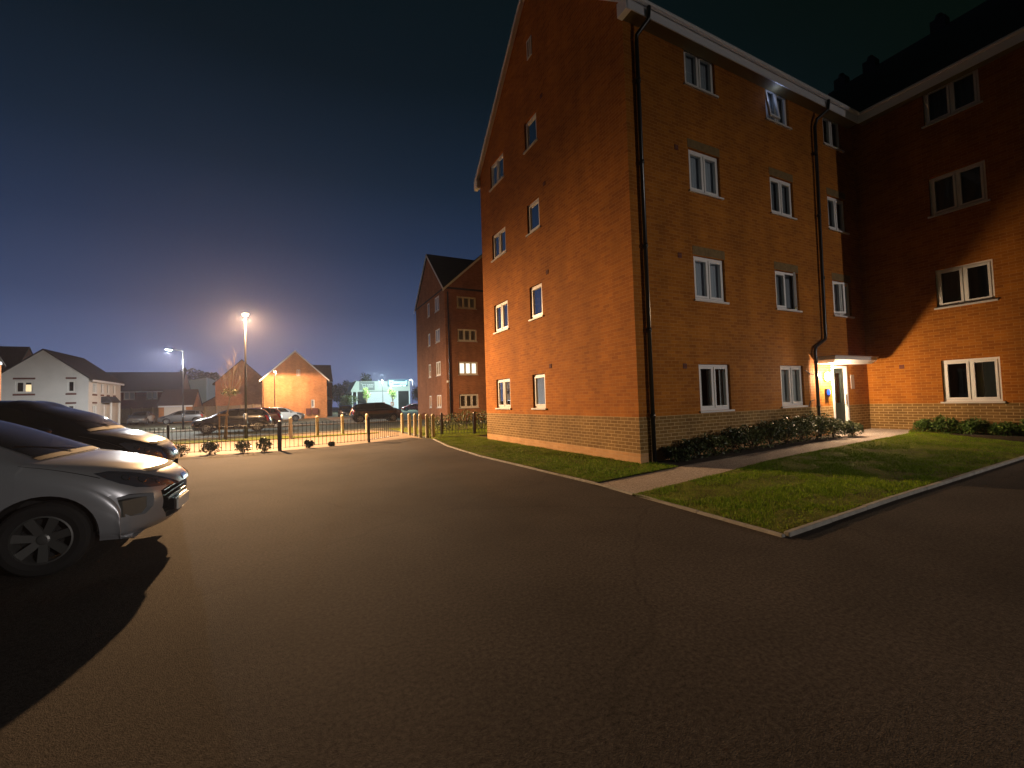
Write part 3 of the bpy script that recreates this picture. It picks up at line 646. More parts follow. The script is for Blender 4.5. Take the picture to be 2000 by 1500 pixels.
# orange brick house lit by its own street lamp
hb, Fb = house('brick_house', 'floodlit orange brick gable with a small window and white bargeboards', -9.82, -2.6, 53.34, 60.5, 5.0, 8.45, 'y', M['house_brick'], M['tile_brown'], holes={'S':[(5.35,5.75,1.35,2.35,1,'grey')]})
barge(hb, Fb['S'], 7.22, 5.0, 8.45)
mb = MB(); frame_mb(mb, Fb['S'], 3.75, 4.15, 5.35, 6.15, .07, 0, .03); mb.fbox(Fb['S'],3.9,4.0,0,.02,5.4,6.1); mb.build('gable_vent', M['sill'], hb)
mb = MB(); mb.fbox(Fb['S'], 4.75, 5.3, .0, .22, .5, 1.25); mb.fbox(Fb['S'], 5.5, 6.15, .0, .22, .5, 1.25); mb.build('meter_box', M['dark_brick'], hb)
mb = MB(); E_ = Fb['E']; mb.hexa([E_(1.0,0,2.35),E_(2.6,0,2.35),E_(2.6,.85,2.35),E_(1.0,.85,2.35),E_(1.3,0,3.0),E_(2.3,0,3.0),E_(2.3,.4,2.5),E_(1.3,.4,2.5)]); mb.build('porch_roof', M['sill'], hb)
MB().tube([Fb['S'](.1,.06,.1),Fb['S'](.1,.06,4.8)], .04, 8).build('downpipe', M['black_plastic'], hb)
hw, Fw = house('brick_house', 'darker brick house wing with pale gutter, right behind the floodlit gable', -5.2, -1.45, 60.6, 67.5, 5.15, 7.6, 'x', M['brick_far'], M['tile_brown'], holes={'S':[(2.5,3.2,3.2,4.3,1,'grey')]})
eaves(hw, Fw['S'], 3.75, 5.15, .71)
hl, Fl = house('brick_house', 'shadowed brick house hidden left behind the floodlit gable', -15.6, -9.6, 61, 68.5, 5.0, 8.0, 'y', M['brick_far'], M['tile_brown'])
lg, Fg = house('garage', 'low red brick double garage with shallow gable behind the pale timber fence', -17.9, -11.0, 66.4, 72, 2.25, 4.35, 'y', M['brick_far'], M['tile_brown'], cat='garage')
mb = MB(); frame_mb(mb, Fg['S'], 1.6, 2.9, 1.5, 2.3, .08, 0, .03); mb.build('window', M['pvc'], lg)
# white house
hs = {'S':[(1.35,2.5,3.5,4.55,2,'half'),(4.8,5.35,3.5,4.6,1,'dark'),(4.8,5.35,1.3,2.3,1,'dark')],
      'E':[(1.0,1.9,3.4,4.5,2,'grey'),(3.0,3.6,3.4,4.5,1,'grey'),(4.6,5.2,3.4,4.5,1,'grey'),(6.3,6.9,3.4,4.5,1,'grey'),(1.0,1.9,1.1,2.3,2,'grey')]}
wh, Fw2 = house('white_house', 'white rendered house with dark gable roof and one warm lit window', -30.2, -23.9, 48.1, 56.6, 4.85, 7.45, 'y', M['render_wall'], M['tile'], holes=hs)
mb = MB()
for u0,u1,z in ((1.2,2.65,4.72),(4.7,5.45,4.75),(1.2,2.65,3.25),(4.7,5.45,3.25),(4.7,5.45,2.4)): mb.fbox(Fw2['S'], u0, u1, 0, .02, z, z+.16)
for u0,u1 in ((.9,2.0),(2.9,3.7),(4.5,5.3),(6.2,7.0)): mb.fbox(Fw2['E'], u0, u1, 0, .02, 3.18, 3.33)
mb.fbox(Fw2['E'], .9, 2.0, 0, .02, 2.4, 2.55); mb.build('brick_trim', M['dark_brick'], wh)
eaves(wh, Fw2['E'], 8.5, 4.85, .82)
mb = MB(); E_ = Fw2['E']; mb.hexa([E_(3.0,0,2.5),E_(5.6,0,2.5),E_(5.6,.9,2.5),E_(3.0,.9,2.5),E_(3.0,0,3.1),E_(5.6,0,3.1),E_(5.6,.45,3.15),E_(3.0,.45,3.15)])
mb.build('porch_roof', M['tile'], wh); mb = MB(); mb.fbox(E_, 3.8, 4.9, 0, .05, .2, 2.3); mb.build('door', M['pvc'], wh)
for u_ in (3.1,5.4): MB().fbox(E_, u_, u_+.12, .7, .82, 0, 2.5).build('porch_post', M['pvc'], wh)
# neighbours
orr, Fo = house('brick_house', 'orange brick house cut off at the left edge with a small wall light', -33, -23.95, 26.5, 34.5, 5.0, 8.2, 'x', M['house_brick'], M['tile'])
eaves(orr, Fo['S'], 9, 5.0, .8); mb = MB(); mb.lathe([(0,0),(.09,0),(.09,.1),(0,.12)], Fo['S'](8.75,.16,3.95), 12, 'y'); mb.build('wall_light', M['lens_ent'], orr)
eaves(orr, Fo['E'], 8, 5.0, .0, .02)
bk, _ = house('brick_house', 'dark roofed house barely seen between the orange and white houses', -42, -33.5, 58, 66, 5.0, 9.2, 'x', M['dark_brick'], M['tile'])
dh, Fd = house('brick_house', 'dark brick house with long dark roof behind a timber fence', -34, -23.4, 82.9, 90.5, 5.0, 8.1, 'x', M['dark_brick'], M['tile'], holes={'S':[(3.2,4.6,3.5,4.8,2,'grey'),(6.1,7.5,3.5,4.8,2,'grey')]})
eaves(dh, Fd['S'], 10.6, 5.0, .8)
gr, Fr2 = house('garage', 'small brick garage with a wide white up-and-over door', -21.4, -17.9, 60.7, 66.2, 2.25, 4.15, 'x', M['house_brick'], M['tile_brown'], cat='garage')
eaves(gr, Fr2['S'], 3.5, 2.25, .7); mb = MB(); mb.fbox(Fr2['S'], .55, 2.75, .01, .05, .05, 2.05)
for i in range(4): mb.fbox(Fr2['S'], .62, 2.68, .05, .06, .12+i*.49, .52+i*.49)
mb.build('garage_door', M['pvc'], gr)

# timber fences
def timber(p, q, h, label):
    t = thing('timber_fence', label, 'fence', (p[0],p[1],0)); d = Vector((q[0]-p[0],q[1]-p[1],0)); L = d.length; d.normalize(); n = Vector((-d.y,d.x,0))
    F = lambda u, dd, z: d*u+n*dd+Vector((0,0,z)); mb = MB(); k = int(L/.14); g = random.Random(int(L))
    for i in range(k): mb.fbox(F, i*.14+.004, i*.14+.13, 0, .02+g.random()*.012, .05, h+g.uniform(-.03,.03))
    mb.build('board_panel', M['timber'], t)
    for i in range(int(L/1.9)+1):
        pb = MB(); pb.fbox(F, i*1.9-.05, i*1.9+.05, -.1, 0, 0, h+.12); pb.build('post', M['stake'], t)
timber((-27.2,68.8),(-21.5,63.7),1.95,'pale timber garden fence left of the small garage')
timber((-17.85,60.6),(-9.9,53.35),1.9,'pinkish timber fence ending at the floodlit brick gable')

# ------------------------------------------------------------------ store and warehouse
st = thing('store_building', 'pale floodlit retail store with blue illuminated sign on a dark band', 'store', (7.0,109.2,0))
FS = face((0,0,0),(1,0),(0,-1)); WS = face((0,16,0),(0,-1),(-1,0))
mb = MB(); mb.fbox(FS,3.4,11.2,-16,0,0,4.9); mb.build('wall', M['store_wall'], st)
mb = MB(); mb.fbox(FS,.9,14.5,-16,.35,5.0,7.6); mb.build('cladding_band', M['store_mid'], st)
mb = MB(); mb.fbox(FS,1.1,3.4,-15,-.1,0,4.9); mb.build('entrance_glazing', M['car_glass'], st)
mb = MB(); mb.fbox(FS,11.2,14.3,-15,-.1,0,4.9); mb.build('side_glazing', M['car_glass'], st)
mb = MB(); mb.hexa([FS(-.5,.4,4.9),FS(.9,.4,4.9),FS(.9,-12,4.9),FS(-.5,-12,4.9),FS(-.5,.4,5.3),FS(.9,.4,7.9),FS(.9,-12,7.9),FS(-.5,-12,5.3)]); mb.build('sloping_canopy', M['store_mid'], st)
for u in (-.3,.8,11.1,14.2):
    MB().fbox(FS,u,u+.22,.02,.3,0,4.99).build('pillar', M['fascia'], st)
mb = MB(); mb.fbox(FS,1.5,5.3,.36,.42,5.3,7.5); sp = mb.build('dark_sign_panel', M['store_dark'], st)
mb = MB(); mb.tube([FS(1.9,.46,7.0),FS(2.2,.46,6.95),FS(2.4,.46,6.2),FS(3.0,.46,6.2),FS(3.15,.46,6.8),FS(2.3,.46,6.8)], .05, 6)
mb.lathe([(0,-.46),(.1,-.47),(0,-.48)], FS(2.5,0,5.95), 8, 'y'); mb.lathe([(0,-.46),(.1,-.47),(0,-.48)], FS(2.9,0,5.95), 8, 'y')
for i in range(9): mb.fbox(FS, 3.45+i*.18, 3.55+i*.18, .43, .45, 6.55, 6.75+.08*(i%3==0))
for i in range(7): mb.fbox(FS, 3.45+i*.22, 3.57+i*.22, .43, .45, 6.05, 6.2+.08*(i%2))
mb.build('trolley_emblem', M['fascia'], sp)
mb = MB(); mb.fbox(FS,8.6,13.9,.36,.42,6.2,8.1); sb = mb.build('blue_sign_box', mat('sign_blue',(.02,.12,.2),.4), st)
mb = MB(); frame_mb(mb, FS, 9.0, 10.1, 6.75, 7.75, .18, .43, .47); mb.fbox(FS,9.3,9.5,.43,.47,7.3,7.5); mb.fbox(FS,9.65,9.85,.43,.47,7.3,7.5); mb.fbox(FS,9.35,9.8,.43,.47,6.95,7.1)
g = random.Random(4)
for i in range(8):
    u = 10.3+i*.43; frame_mb(mb, FS, u, u+.34, 6.95, 7.5+(.2 if i in (7,) else 0), .1, .43, .47)
mb.fbox(FS,11.8,13.7,.43,.47,6.72,6.85)
mb.build('illuminated_emblem', M['cyan'], sb)
mb = MB()
for i in range(15):
    if i != 11: mb.fbox(FS, 9.2+i*.28, 9.4+i*.28, .43, .47, 6.25, 6.55)
mb.build('small_lettering', M['white_sign'], sb)
for u in (5.3,7.1,9.4):
    mb = MB(); mb.fbox(FS,u,u+.8,.0,.04,1.1,2.1); p_ = mb.build('poster', mat('poster_red',(.45,.14,.10),.6), st); MB().fbox(FS,u+.2,u+.6,.045,.06,1.3,1.8).build('poster_print', M['pvc'], p_)
wr = thing('warehouse', 'plain grey warehouse block behind the garages', 'warehouse', (-32.5,128.5,0))
mb = MB(); mb.hexa([(0,0,0),(5.8,0,0),(5.8,25,0),(0,25,0),(0,0,8.8),(5.8,0,9.9),(5.8,25,9.9),(0,25,8.8)]); mb.build('wall', M['warehouse'], wr)
mb = MB(); mb.hexa([(5.81,-.0,0),(6.0,-.0,0),(6.0,25,0),(5.81,25,0),(5.81,0,9.9),(6.0,0,9.9),(6.0,25,9.9),(5.81,25,9.9)]); mb.build('lit_side', M['store_wall'], wr)  # lit face of the block, its brightness put into a paler colour
mb = MB(); mb.box(6.02,6,2.5,6.2,22,4.2); mb.build('lit_shopfront', M['white_sign'], wr)

# ------------------------------------------------------------------ street lamps
def street_lamp(label, x, y, h, head_dir, arm, lens, power, color, zc, fc=None, back=.15, group='street lamps'):
    t = thing('street_lamp', label, 'street lamp', (x,y,0), 0, group)
    mb = MB(); mb.tube([(0,0,0),(0,0,1.2)], .075, 12); mb.tube([(0,0,1.2),(0,0,h-.1)], [.05,.038], 10); mb.box(-.05,-.08,.5,.05,-.074,1.0); mb.build('pole', M['black_metal'], t, smooth=True)
    d = Vector((*head_dir,0)).normalized()
    if arm: MB().tube([(0,0,h-.12),d*.15+Vector((0,0,h-.02)),d*arm+Vector((0,0,h+.02))], .03, 8).build('arm', M['galv'], t)
    n = Vector((-d.y,d.x,0)); F = lambda u, dd, z: d*(arm+u)+n*dd+Vector((0,0,h+z))
    mb = MB(); mb.hexa([F(-.18,-.1,0),F(.34,-.12,.03),F(.34,.12,.03),F(-.18,.1,0),F(-.15,-.06,.09),F(.28,-.07,.10),F(.28,.07,.10),F(-.15,.06,.09)])
    hd = mb.build('lamp_head', M['black_metal'], t, bevel=.01)
    mb = MB(); mb.hexa([F(-.02,-.06,-.05),F(.25,-.07,-.04),F(.25,.07,-.04),F(-.02,.06,-.05),F(-.06,-.09,-.002),F(.31,-.105,.022),F(.31,.105,.022),F(-.06,.09,-.002)])
    mb.build('lens', lens, hd, bevel=.01)
    p = F(.12,0,-.16); point_light('lamp_bulb', p, power, color, .09, t, zc, fc, back)
    return t
street_lamp('bright orange street lamp on a slim pole beyond the railings', -8.4, 16.95, 5.85, (.2,-1), .0, M['lens_warm'], 25000, (1,.58,.27), (-.40,.23,.006), (.35,-.94), .22)
street_lamp('tall white street lamp with a short arm above the garage', -14.0, 34.2, 6.1, (-1,-.1), .75, M['lens_white'], 7500, (.98,1,.98), (-.4,.25,0))
street_lamp('street lamp in front of the floodlit brick gable', -8.35, 49.0, 5.6, (.1,1), .1, M['lens_warm'], 3600, (1,.60,.34), (-.10,.12,.06))
street_lamp('cool white car park lamp in front of the store', 10.56, 87.8, 6.7, (0,1), .3, M['lens_white'], 16000, (.72,1,.88), (.2,.7,.1))
street_lamp('cool white lamp at the right end of the store sign', 19.0, 96.0, 7.2, (-1,0), .3, M['lens_white'], 5000, (.8,1,.95), (.2,.7,.1))
# lamp standing behind the viewer that lights the flats' front
street_lamp('white street lamp across the yard from the flats', 12.6, -31.0, 7.0, (-.2,1), .8, M['lens_white'], 9300, (1,.88,.82), (-.21,.21,.05), group='street lamps')

# ------------------------------------------------------------------ railings, bollards
def railing(pts, label, h=.88, z0=.02, posts=()):
    t = thing('railing_fence', label, 'railing', (pts[0][0],pts[0][1],0)); o = Vector((pts[0][0],pts[0][1],0))
    bars = MB(); rails = MB(); P = [Vector((*p,0))-o for p in pts]
    for a, b in zip(P, P[1:]):
        d = b-a; L = d.length; k = max(1,int(L/.122))
        for i in range(k):
            q = a+d*((i+.5)/k); bars.tube([q+Vector((0,0,z0+.05)), q+Vector((0,0,z0+h+.0))], .0085, 6)
        for z in (.09,h-.03): 
            n = Vector((-d.y,d.x,0)).normalized()*.02
            rails.hexa([a-n+Vector((0,0,z)),b-n+Vector((0,0,z)),b+n+Vector((0,0,z)),a+n+Vector((0,0,z)),a-n+Vector((0,0,z+.012)),b-n+Vector((0,0,z+.012)),b+n+Vector((0,0,z+.012)),a+n+Vector((0,0,z+.012))])
    bars.build('bar_panel', M['black_metal'], t); rails.build('rail', M['black_metal'], t)
    for p in posts:
        q = Vector((*p[:2],0))-o; w = p[2] if len(p)>2 else .03
        m_ = MB(); m_.box(q.x-w,q.y-w,0,q.x+w,q.y+w,h+.06); m_.lathe([(w*1.2,h+.06),(w*.9,h+.09),(0,h+.11)], (q.x,q.y,0), 8); m_.build('post', M['black_metal'], t)
railing([(-15.6,12.0),(-12.2,10.9),(-9.5,10.05),(-6.8,9.42)], 'black railing behind the black car up to the thick post', posts=[(-12.2,10.9),(-9.9,10.2),(-6.8,9.42,.055)])
railing([(-6.7,9.44),(-5.3,9.75),(-3.85,10.3),(-2.45,11.6)], 'black railing between the thick post and the bollard cluster', posts=[(-3.85,10.3,.04)])
railing([(-1.15,11.55),(-.66,11.3),(.54,10.5),(2.5,9.7)], 'black railing on grass beside the flats, in front of the hedge', posts=[(-.66,11.3,.04),(.54,10.5,.04)])
bp = None
def bollard(x, y, label, h=.98, r=.075):
    t = thing('bollard', label, 'bollard', (x,y,0), rng.random(), 'cream bollards along the pavement')
    mb = MB(); mb.lathe([(r*1.02,-.05),(r*1.02,.02),(r,.04),(r,h-.09),(r*1.04,h-.085),(r*1.04,h-.06),(r*.98,h-.055),(r*.82,h-.02),(r*.4,h-.003),(0,h)], (0,0,0), 18)
    o = mb.build('post', M['bollard'], t, smooth=True)
    return t
for i,(x,y) in enumerate([(-6.52,15.11),(-5.39,15.83),(-4.25,16.0),(-3.05,16.3)]):
    bollard(x,y,['cream bollard just right of the thick railing post','second cream bollard right of the thick railing post','third cream bollard right of the thick railing post','lone cream bollard beside the parked black car'][i])
for i,(x,y) in enumerate([(-1.70,14.29),(-1.72,12.75),(-1.64,12.05),(-1.70,10.95),(-1.55,10.45),(-1.36,10.25)]):
    bollard(x,y,['leftmost','second from left','third from left','fourth from left','fifth from left','rightmost'][i]+' of the six close cream bollards by the grass', r=.07)

# ------------------------------------------------------------------ shrubs, hedge, trees
def shrub(label, x, y, z, rx, ry, h, n, size, lm='leaf', seed=0, group=None, name='shrub'):
    g = random.Random(seed*31+5); t = thing(name, label, 'shrub', (x,y,z), 0, group)
    st_ = MB(); lf = MB()
    for i in range(7):
        a = g.random()*6.28; e = (math.cos(a)*rx*g.uniform(.3,.85), math.sin(a)*ry*g.uniform(.3,.85), h*g.uniform(.6,1.0))
        st_.tube([(0,0,-.03),(e[0]*.4,e[1]*.4,e[2]*.55),e], [.009,.006,.003], 5)
        leaves(lf, e[0]*.85, e[1]*.85, e[2]*.8, rx*.38, ry*.38, h*.28, n//10, size, g)
    leaves(lf, 0, 0, h*.45, rx*.95, ry*.95, h*.5, n//3, size, g)
    st_.build('stem', M['wood'], t); lf.build('foliage', M[lm], t, recalc=False)
    return t
bx = [(.75,-.30,.24,.26,.26),(1.25,-.30,.30,.3,.36),(1.85,-.32,.33,.3,.42),(2.5,-.30,.36,.3,.50),(3.15,-.30,.36,.32,.52),(3.8,-.32,.36,.3,.55),(4.45,-.32,.38,.3,.62),(5.1,-.30,.38,.3,.62),(5.75,-.34,.36,.3,.60),(6.35,-.42,.34,.28,.50),(6.85,-.62,.26,.24,.36)]
nm = ['small shrub nearest the building corner downpipe','second shrub from the corner downpipe','third shrub from the corner downpipe','fourth shrub, under the left ground floor window','fifth shrub, right of the left ground floor window','sixth shrub, midway along the bed under the front wall','seventh shrub, just left of the second ground floor window','tall pale leaved shrub under the second ground floor window','shrub at the foot of the jogged downpipe','shrub just left of the entrance door','low shrub spilling onto the path before the door']
for i,(x,y,rx,ry,h) in enumerate(bx):
    shrub(nm[i], x, y, hgt(x,y), rx*1.3, ry*1.15, h*1.12, 1250, .036, 'leaf_dark' if i in (0,1,3) else 'leaf', i+1, 'shrubs in the bed along the front wall')
wb = [(8.95,-1.35,.22,.22,.40),(8.92,-1.8,.26,.26,.52),(8.95,-2.3,.28,.28,.46),(8.95,-2.85,.28,.3,.36),(8.92,-3.35,.28,.26,.50),(9.0,-3.75,.25,.26,.48)]
for i,(x,y,rx,ry,h) in enumerate(wb):
    shrub(['weedy shrub nearest the entrance at the foot of the wing wall','upright leafy shrub left of the wing window','bushy shrub below the left side of the wing window','low dark shrub below the wing window','spiky shrub below the right side of the wing window','shrub at the right edge by the wing wall'][i], x, y, (.14), rx*1.15, ry*1.15, h*1.05, 1000, .036, 'leaf_green', 40+i, 'shrubs at the foot of the wing wall')
for i,(x,y,r_,h,lm) in enumerate([(-9.55,10.0,.26,.34,'leaf_dark'),(-8.75,9.85,.3,.42,'leaf_dark'),(-7.85,9.6,.26,.38,'leaf'),(-7.25,9.5,.24,.44,'leaf'),(-5.9,9.72,.18,.26,'leaf_dark'),(-5.2,9.85,.12,.14,'leaf_dark')]):
    shrub(['shrub at the railing foot beside the black car nose','roundish dark shrub, second at the railing foot','green shrub, third at the railing foot','tall loose shrub left of the thick railing post','small shrub right of the thick railing post','tiny shrub, rightmost at the railing foot'][i], x, y, 0, r_, r_, h, 620, .04, lm, 60+i, 'shrubs at the railing foot')
def hedge(label, x0, x1, y0, y1, h, n, seed):
    g = random.Random(seed); t = thing('hedge', label, 'hedge', ((x0+x1)/2,(y0+y1)/2,0)); w, d = (x1-x0)/2, (y1-y0)/2; lf = MB(); st_ = MB()
    k = int((x1-x0)/.45)
    for i in range(k):
        cx = -w+(i+.5)*2*w/k; hh = h*g.uniform(.75,1.1)
        for j in range(3): st_.tube([(cx,g.uniform(-d,d)*.5,0),(cx+g.uniform(-.2,.2),g.uniform(-d,d),hh*.9)], [.014,.005], 5)
        leaves(lf, cx, g.uniform(-.1,.1), hh*.55, .34, d, hh*.5, n//k, .05, g)
    st_.build('stem', M['wood'], t); lf.build('foliage', M['leaf'], t, recalc=False)
hedge('waist high leafy hedge between the bollards and the flats, behind railing', -.6, 7.5, 13.2, 14.4, .98, 5200, 8)

def bare_tree():
    t = thing('young_tree', 'thin bare young tree tied to a timber stake frame on the verge', 'tree', (-9.3,17.0,0)); g = random.Random(23)
    tr = MB(); tr.tube([(.05,0,0),(.10,0,.9),(.22,0,1.6),(.30,.02,2.25)], [.038,.034,.03,.03], 8); tr.build('trunk', M['bark'], t, smooth=True)
    cr_ = MB()
    for i in range(17):
        a = g.random()*6.28; sp = g.uniform(.08,.62); h = g.uniform(1.0,2.1)*(1.15-sp*.6); b0 = Vector((.30,.02,2.2-g.random()*.25)); e = b0+Vector((math.cos(a)*sp+.1, math.sin(a)*sp, h)); md = b0+(e-b0)*.45+Vector((math.cos(a)*sp*.25, math.sin(a)*sp*.25, -.05))
        cr_.tube([b0,md,e], [.014,.009,.003], 5)
        for _ in range(4):
            q = md+(e-md)*g.random(); cr_.tube([q, q+Vector((g.uniform(-.2,.2),g.uniform(-.2,.2),g.uniform(.15,.45)))], [.005,.002], 4)
    cr_.build('branches', M['bark'], t)
    lf = MB(); leaves(lf, .28, .0, 2.2, .42, .35, .2, 260, .045, g); leaves(lf, .35, 0, 3.0, .4, .3, .8, 60, .035, g); lf.build('crown', M['leaf'], t, recalc=False)
    for x in (-.12,.16): MB().tube([(x,-.2,-.05),(x,-.2,1.25)], .032, 8).build('stake', M['stake'], t)
    MB().box(-.2,-.235,1.12,.24,-.2,1.2).build('crossbar', M['stake'], t)
bare_tree()
def tree(label, x, y, h, r_, n, size, lm='leaf_dark', seed=1, trunk=.35, group=None):
    g = random.Random(seed); t = thing('tree', label, 'tree', (x,y,0), 0, group); tr = MB()
    tr.tube([(0,0,0),(0,.1,h*.5),(0,0,h*.8)], [h*.018,h*.013,h*.006], 8)
    lf = MB()
    for i in range(9):
        a = g.random()*6.28; q = g.uniform(.15,.75)*r_; c = (math.cos(a)*q, math.sin(a)*q, h*(trunk+ (1-trunk)*g.uniform(.25,.82)))
        tr.tube([(0,0,h*trunk*.8),(c[0]*.5,c[1]*.5,c[2]*.8),c], [h*.008,h*.005,h*.002], 5)
        leaves(lf, *c, r_*.5, r_*.5, h*(1-trunk)*.24, n//9, size, g)
    tr.build('trunk', M['wood'], t); lf.build('crown', M[lm], t, recalc=False)
tree('dark rounded tree rising behind the grey warehouse', -33.5, 160, 14.5, 6.5, 1500, .6, seed=2, trunk=.5)
for i,(x,y,h,r_) in enumerate([(3.5,132,8.8,3.2),(7.2,134,8.4,3.0),(10.5,136,9.4,3.0),(14.2,133,11.6,2.6),(18.5,138,9.6,3.4)]):
    tree(['leftmost dark tree behind the store, beside the brick house roof','second dark tree behind the store','third dark tree behind the store','tallest pointed dark tree behind the store','dark tree behind the store sign'][i], x, y, h, r_, 1200, .42, seed=10+i, trunk=.2, group='trees behind the store')
tree('dark tree beside the right end of the store', 27.5, 118, 9.5, 2.8, 1000, .4, seed=19, trunk=.2)
tree('bushy lit green tree left of the store entrance', 2.6, 84, 4.6, 2.2, 1300, .2, 'leaf_lit', 31, .15)
tree('young lit tree in front of the store entrance side', 7.7, 91, 5.4, .75, 420, .16, 'leaf_lit', 32, .45)
tree('young lit tree in front of the store posters', 13.0, 89.5, 5.2, .95, 480, .16, 'leaf_lit', 33, .42)
tree('yellow lit tree at the corner of the distant flats', 12.4, 65, 4.6, 1.3, 800, .15, 'leaf_gold', 34, .25)
# ================================================================== CARS
HATCH = [ # d behind nose, zt centre top, zs shoulder, w half width, r roof/bonnet half width, zr height at r, zb bottom, bow
 (.13,.235,.225,.72,.42,.235,.205,.26),(.06,.30,.27,.785,.50,.30,.20,.31),(.025,.40,.36,.815,.53,.40,.205,.34),(.0,.52,.47,.825,.55,.515,.21,.36),(.015,.64,.57,.83,.57,.63,.215,.38),
 (.09,.745,.66,.845,.58,.73,.22,.38),(.24,.835,.745,.86,.60,.82,.23,.34),(.47,.91,.82,.875,.62,.895,.24,.27),(.70,.965,.88,.885,.65,.95,.24,.20),(.86,.995,.915,.89,.68,.98,.24,.16),
 (.93,1.02,.93,.89,.69,1.0,.24,.15),(1.24,1.185,.95,.89,.65,1.14,.24,.14),(1.62,1.35,.965,.89,.61,1.295,.24,.12),(2.0,1.45,.975,.89,.59,1.39,.24,.08),(2.5,1.49,.98,.89,.58,1.43,.24,.03),
 (3.1,1.48,.99,.885,.575,1.42,.24,-.02),(3.5,1.44,1.0,.88,.56,1.38,.24,-.07),(3.8,1.37,1.0,.87,.54,1.31,.24,-.10),(4.0,1.18,.98,.86,.56,1.13,.25,-.14),(4.12,.98,.93,.85,.60,.96,.26,-.17),
 (4.18,.85,.80,.84,.60,.84,.27,-.18),(4.24,.66,.62,.83,.58,.655,.28,-.18),(4.25,.5,.48,.82,.55,.50,.28,-.17),(4.18,.34,.33,.76,.5,.34,.29,-.14)]
def scale_keys(K, L=1, H=1, W=1, boxy=0):
    out_ = []
    for d,zt,zs,w,r,zr,zb,bw in K:
        out_.append((d*L, .2+(zt-.2)*H if zt>.2 else zt, .2+(zs-.2)*H, w*W, r*W+boxy*(w-r)*(.35 if d>1.4 else 0), .2+(zr-.2)*H, zb, bw))
    return out_
def crom(p0, p1, p2, p3, t):
    return [.5*((2*b)+(-a+c)*t+(2*a-5*b+4*c-d)*t*t+(-a+3*b-3*c+d)*t**3) for a,b,c,d in zip(p0,p1,p2,p3)]
class Surf:
    def __init__(s, K): s.K = K; s.n = len(K)
    def row(s, u):
        u = max(0, min(s.n-1-1e-6, u)); i = int(u); t = u-i; K = s.K; g = lambda j: K[max(0,min(s.n-1,j))]
        return crom(g(i-1), g(i), g(i+1), g(i+2), t)
    def pt(s, u, v, side=1):
        """v 0..5 from the sill up to the centre line"""
        d,zt,zs,w,r,zr,zb,bw = s.row(u); h = max(0,zs-zb)
        P = [(w-.07,zb),(w-.012,zb+.22*h),(w+.004,zb+.62*h),(w-.035,zs),(r,zr),(0,zt)]
        v = max(0, min(5, v)); i = min(4,int(v)); t = v-i
        ext = [( -P[1][0]+2*P[0][0], 2*P[0][1]-P[1][1])]+P+[(-P[4][0],P[4][1])]
        y, z = crom(ext[i], ext[i+1], ext[i+2], ext[i+3], t)
        q = min(1, abs(y)/max(w-.03,.1)); x = -(d+bw*(.45*q**2.4+.55*(1-math.sqrt(max(0,1-q**2.6)))))
        return Vector((x, y*side, z))
    def nrm(s, u, v, side=1):
        e = .03; a = s.pt(u+e,v,side)-s.pt(u-e,v,side); b = s.pt(u,min(5,v+e),side)-s.pt(u,max(0,v-e),side)
        n = a.cross(b)
        if n.length < 1e-9: return Vector((0,0,1))
        n.normalize(); p = s.pt(u,v,side)
        c = Vector((p.x, 0, .6)); 
        if n.dot(p-c) < 0: n = -n
        return n
def patch(mb, S, A, B, C, D, nu=10, nv=6, off=.004, sides=(1,-1), bulge=0):
    """skin piece over the body; A,B,C,D are (u,v) corners: A-B is one edge, D-C the opposite"""
    for sd in sides:
        vs = []
        for i in range(nu+1):
            for j in range(nv+1):
                s_, t_ = i/nu, j/nv
                u = (A[0]*(1-s_)+B[0]*s_)*(1-t_)+(D[0]*(1-s_)+C[0]*s_)*t_
                v = (A[1]*(1-s_)+B[1]*s_)*(1-t_)+(D[1]*(1-s_)+C[1]*s_)*t_
                v += bulge*math.sin(math.pi*s_)*(t_-.5)*2
                vs.append(S.pt(u,v,sd)+S.nrm(u,v,sd)*off)
        mb.add(vs, [(i*(nv+1)+j,(i+1)*(nv+1)+j,(i+1)*(nv+1)+j+1,i*(nv+1)+j+1) for i in range(nu) for j in range(nv)])
def patch_strip(mb, S, tops, bots, sd, off=.006, sub=5, nv=8):
    n = len(tops)-1; vs = []; nu = n*sub
    for i in range(nu+1):
        k = min(n-1, i//sub); f = i/sub-k; tp = [tops[k][c]*(1-f)+tops[k+1][c]*f for c in (0,1)]; bt = [bots[k][c]*(1-f)+bots[k+1][c]*f for c in (0,1)]
        for j in range(nv+1):
            w = j/nv; u, v = tp[0]*(1-w)+bt[0]*w, tp[1]*(1-w)+bt[1]*w
            vs.append(S.pt(u,v,sd)+S.nrm(u,v,sd)*off)
    mb.add(vs, [(i*(nv+1)+j,(i+1)*(nv+1)+j,(i+1)*(nv+1)+j+1,i*(nv+1)+j+1) for i in range(nu) for j in range(nv)])
LT = [(6.6,3.5),(6.45,3.8),(6.0,3.97),(5.6,4.08),(5.15,4.2),(4.6,4.36),(3.95,4.58)]
LB = [(6.6,3.48),(5.95,3.36),(5.35,3.40),(4.65,3.58),(4.3,3.85),(4.05,4.2),(3.9,4.5)]
def apply_bool(o, cutters):
    for c in cutters:
        md = o.modifiers.new('cut','BOOLEAN'); md.object = c; md.operation = 'DIFFERENCE'; md.solver = 'EXACT'
    dg = bpy.context.evaluated_depsgraph_get(); me = bpy.data.meshes.new_from_object(o.evaluated_get(dg)); o.modifiers.clear(); o.data = me
    for c in cutters: bpy.data.objects.remove(c, do_unlink=True)

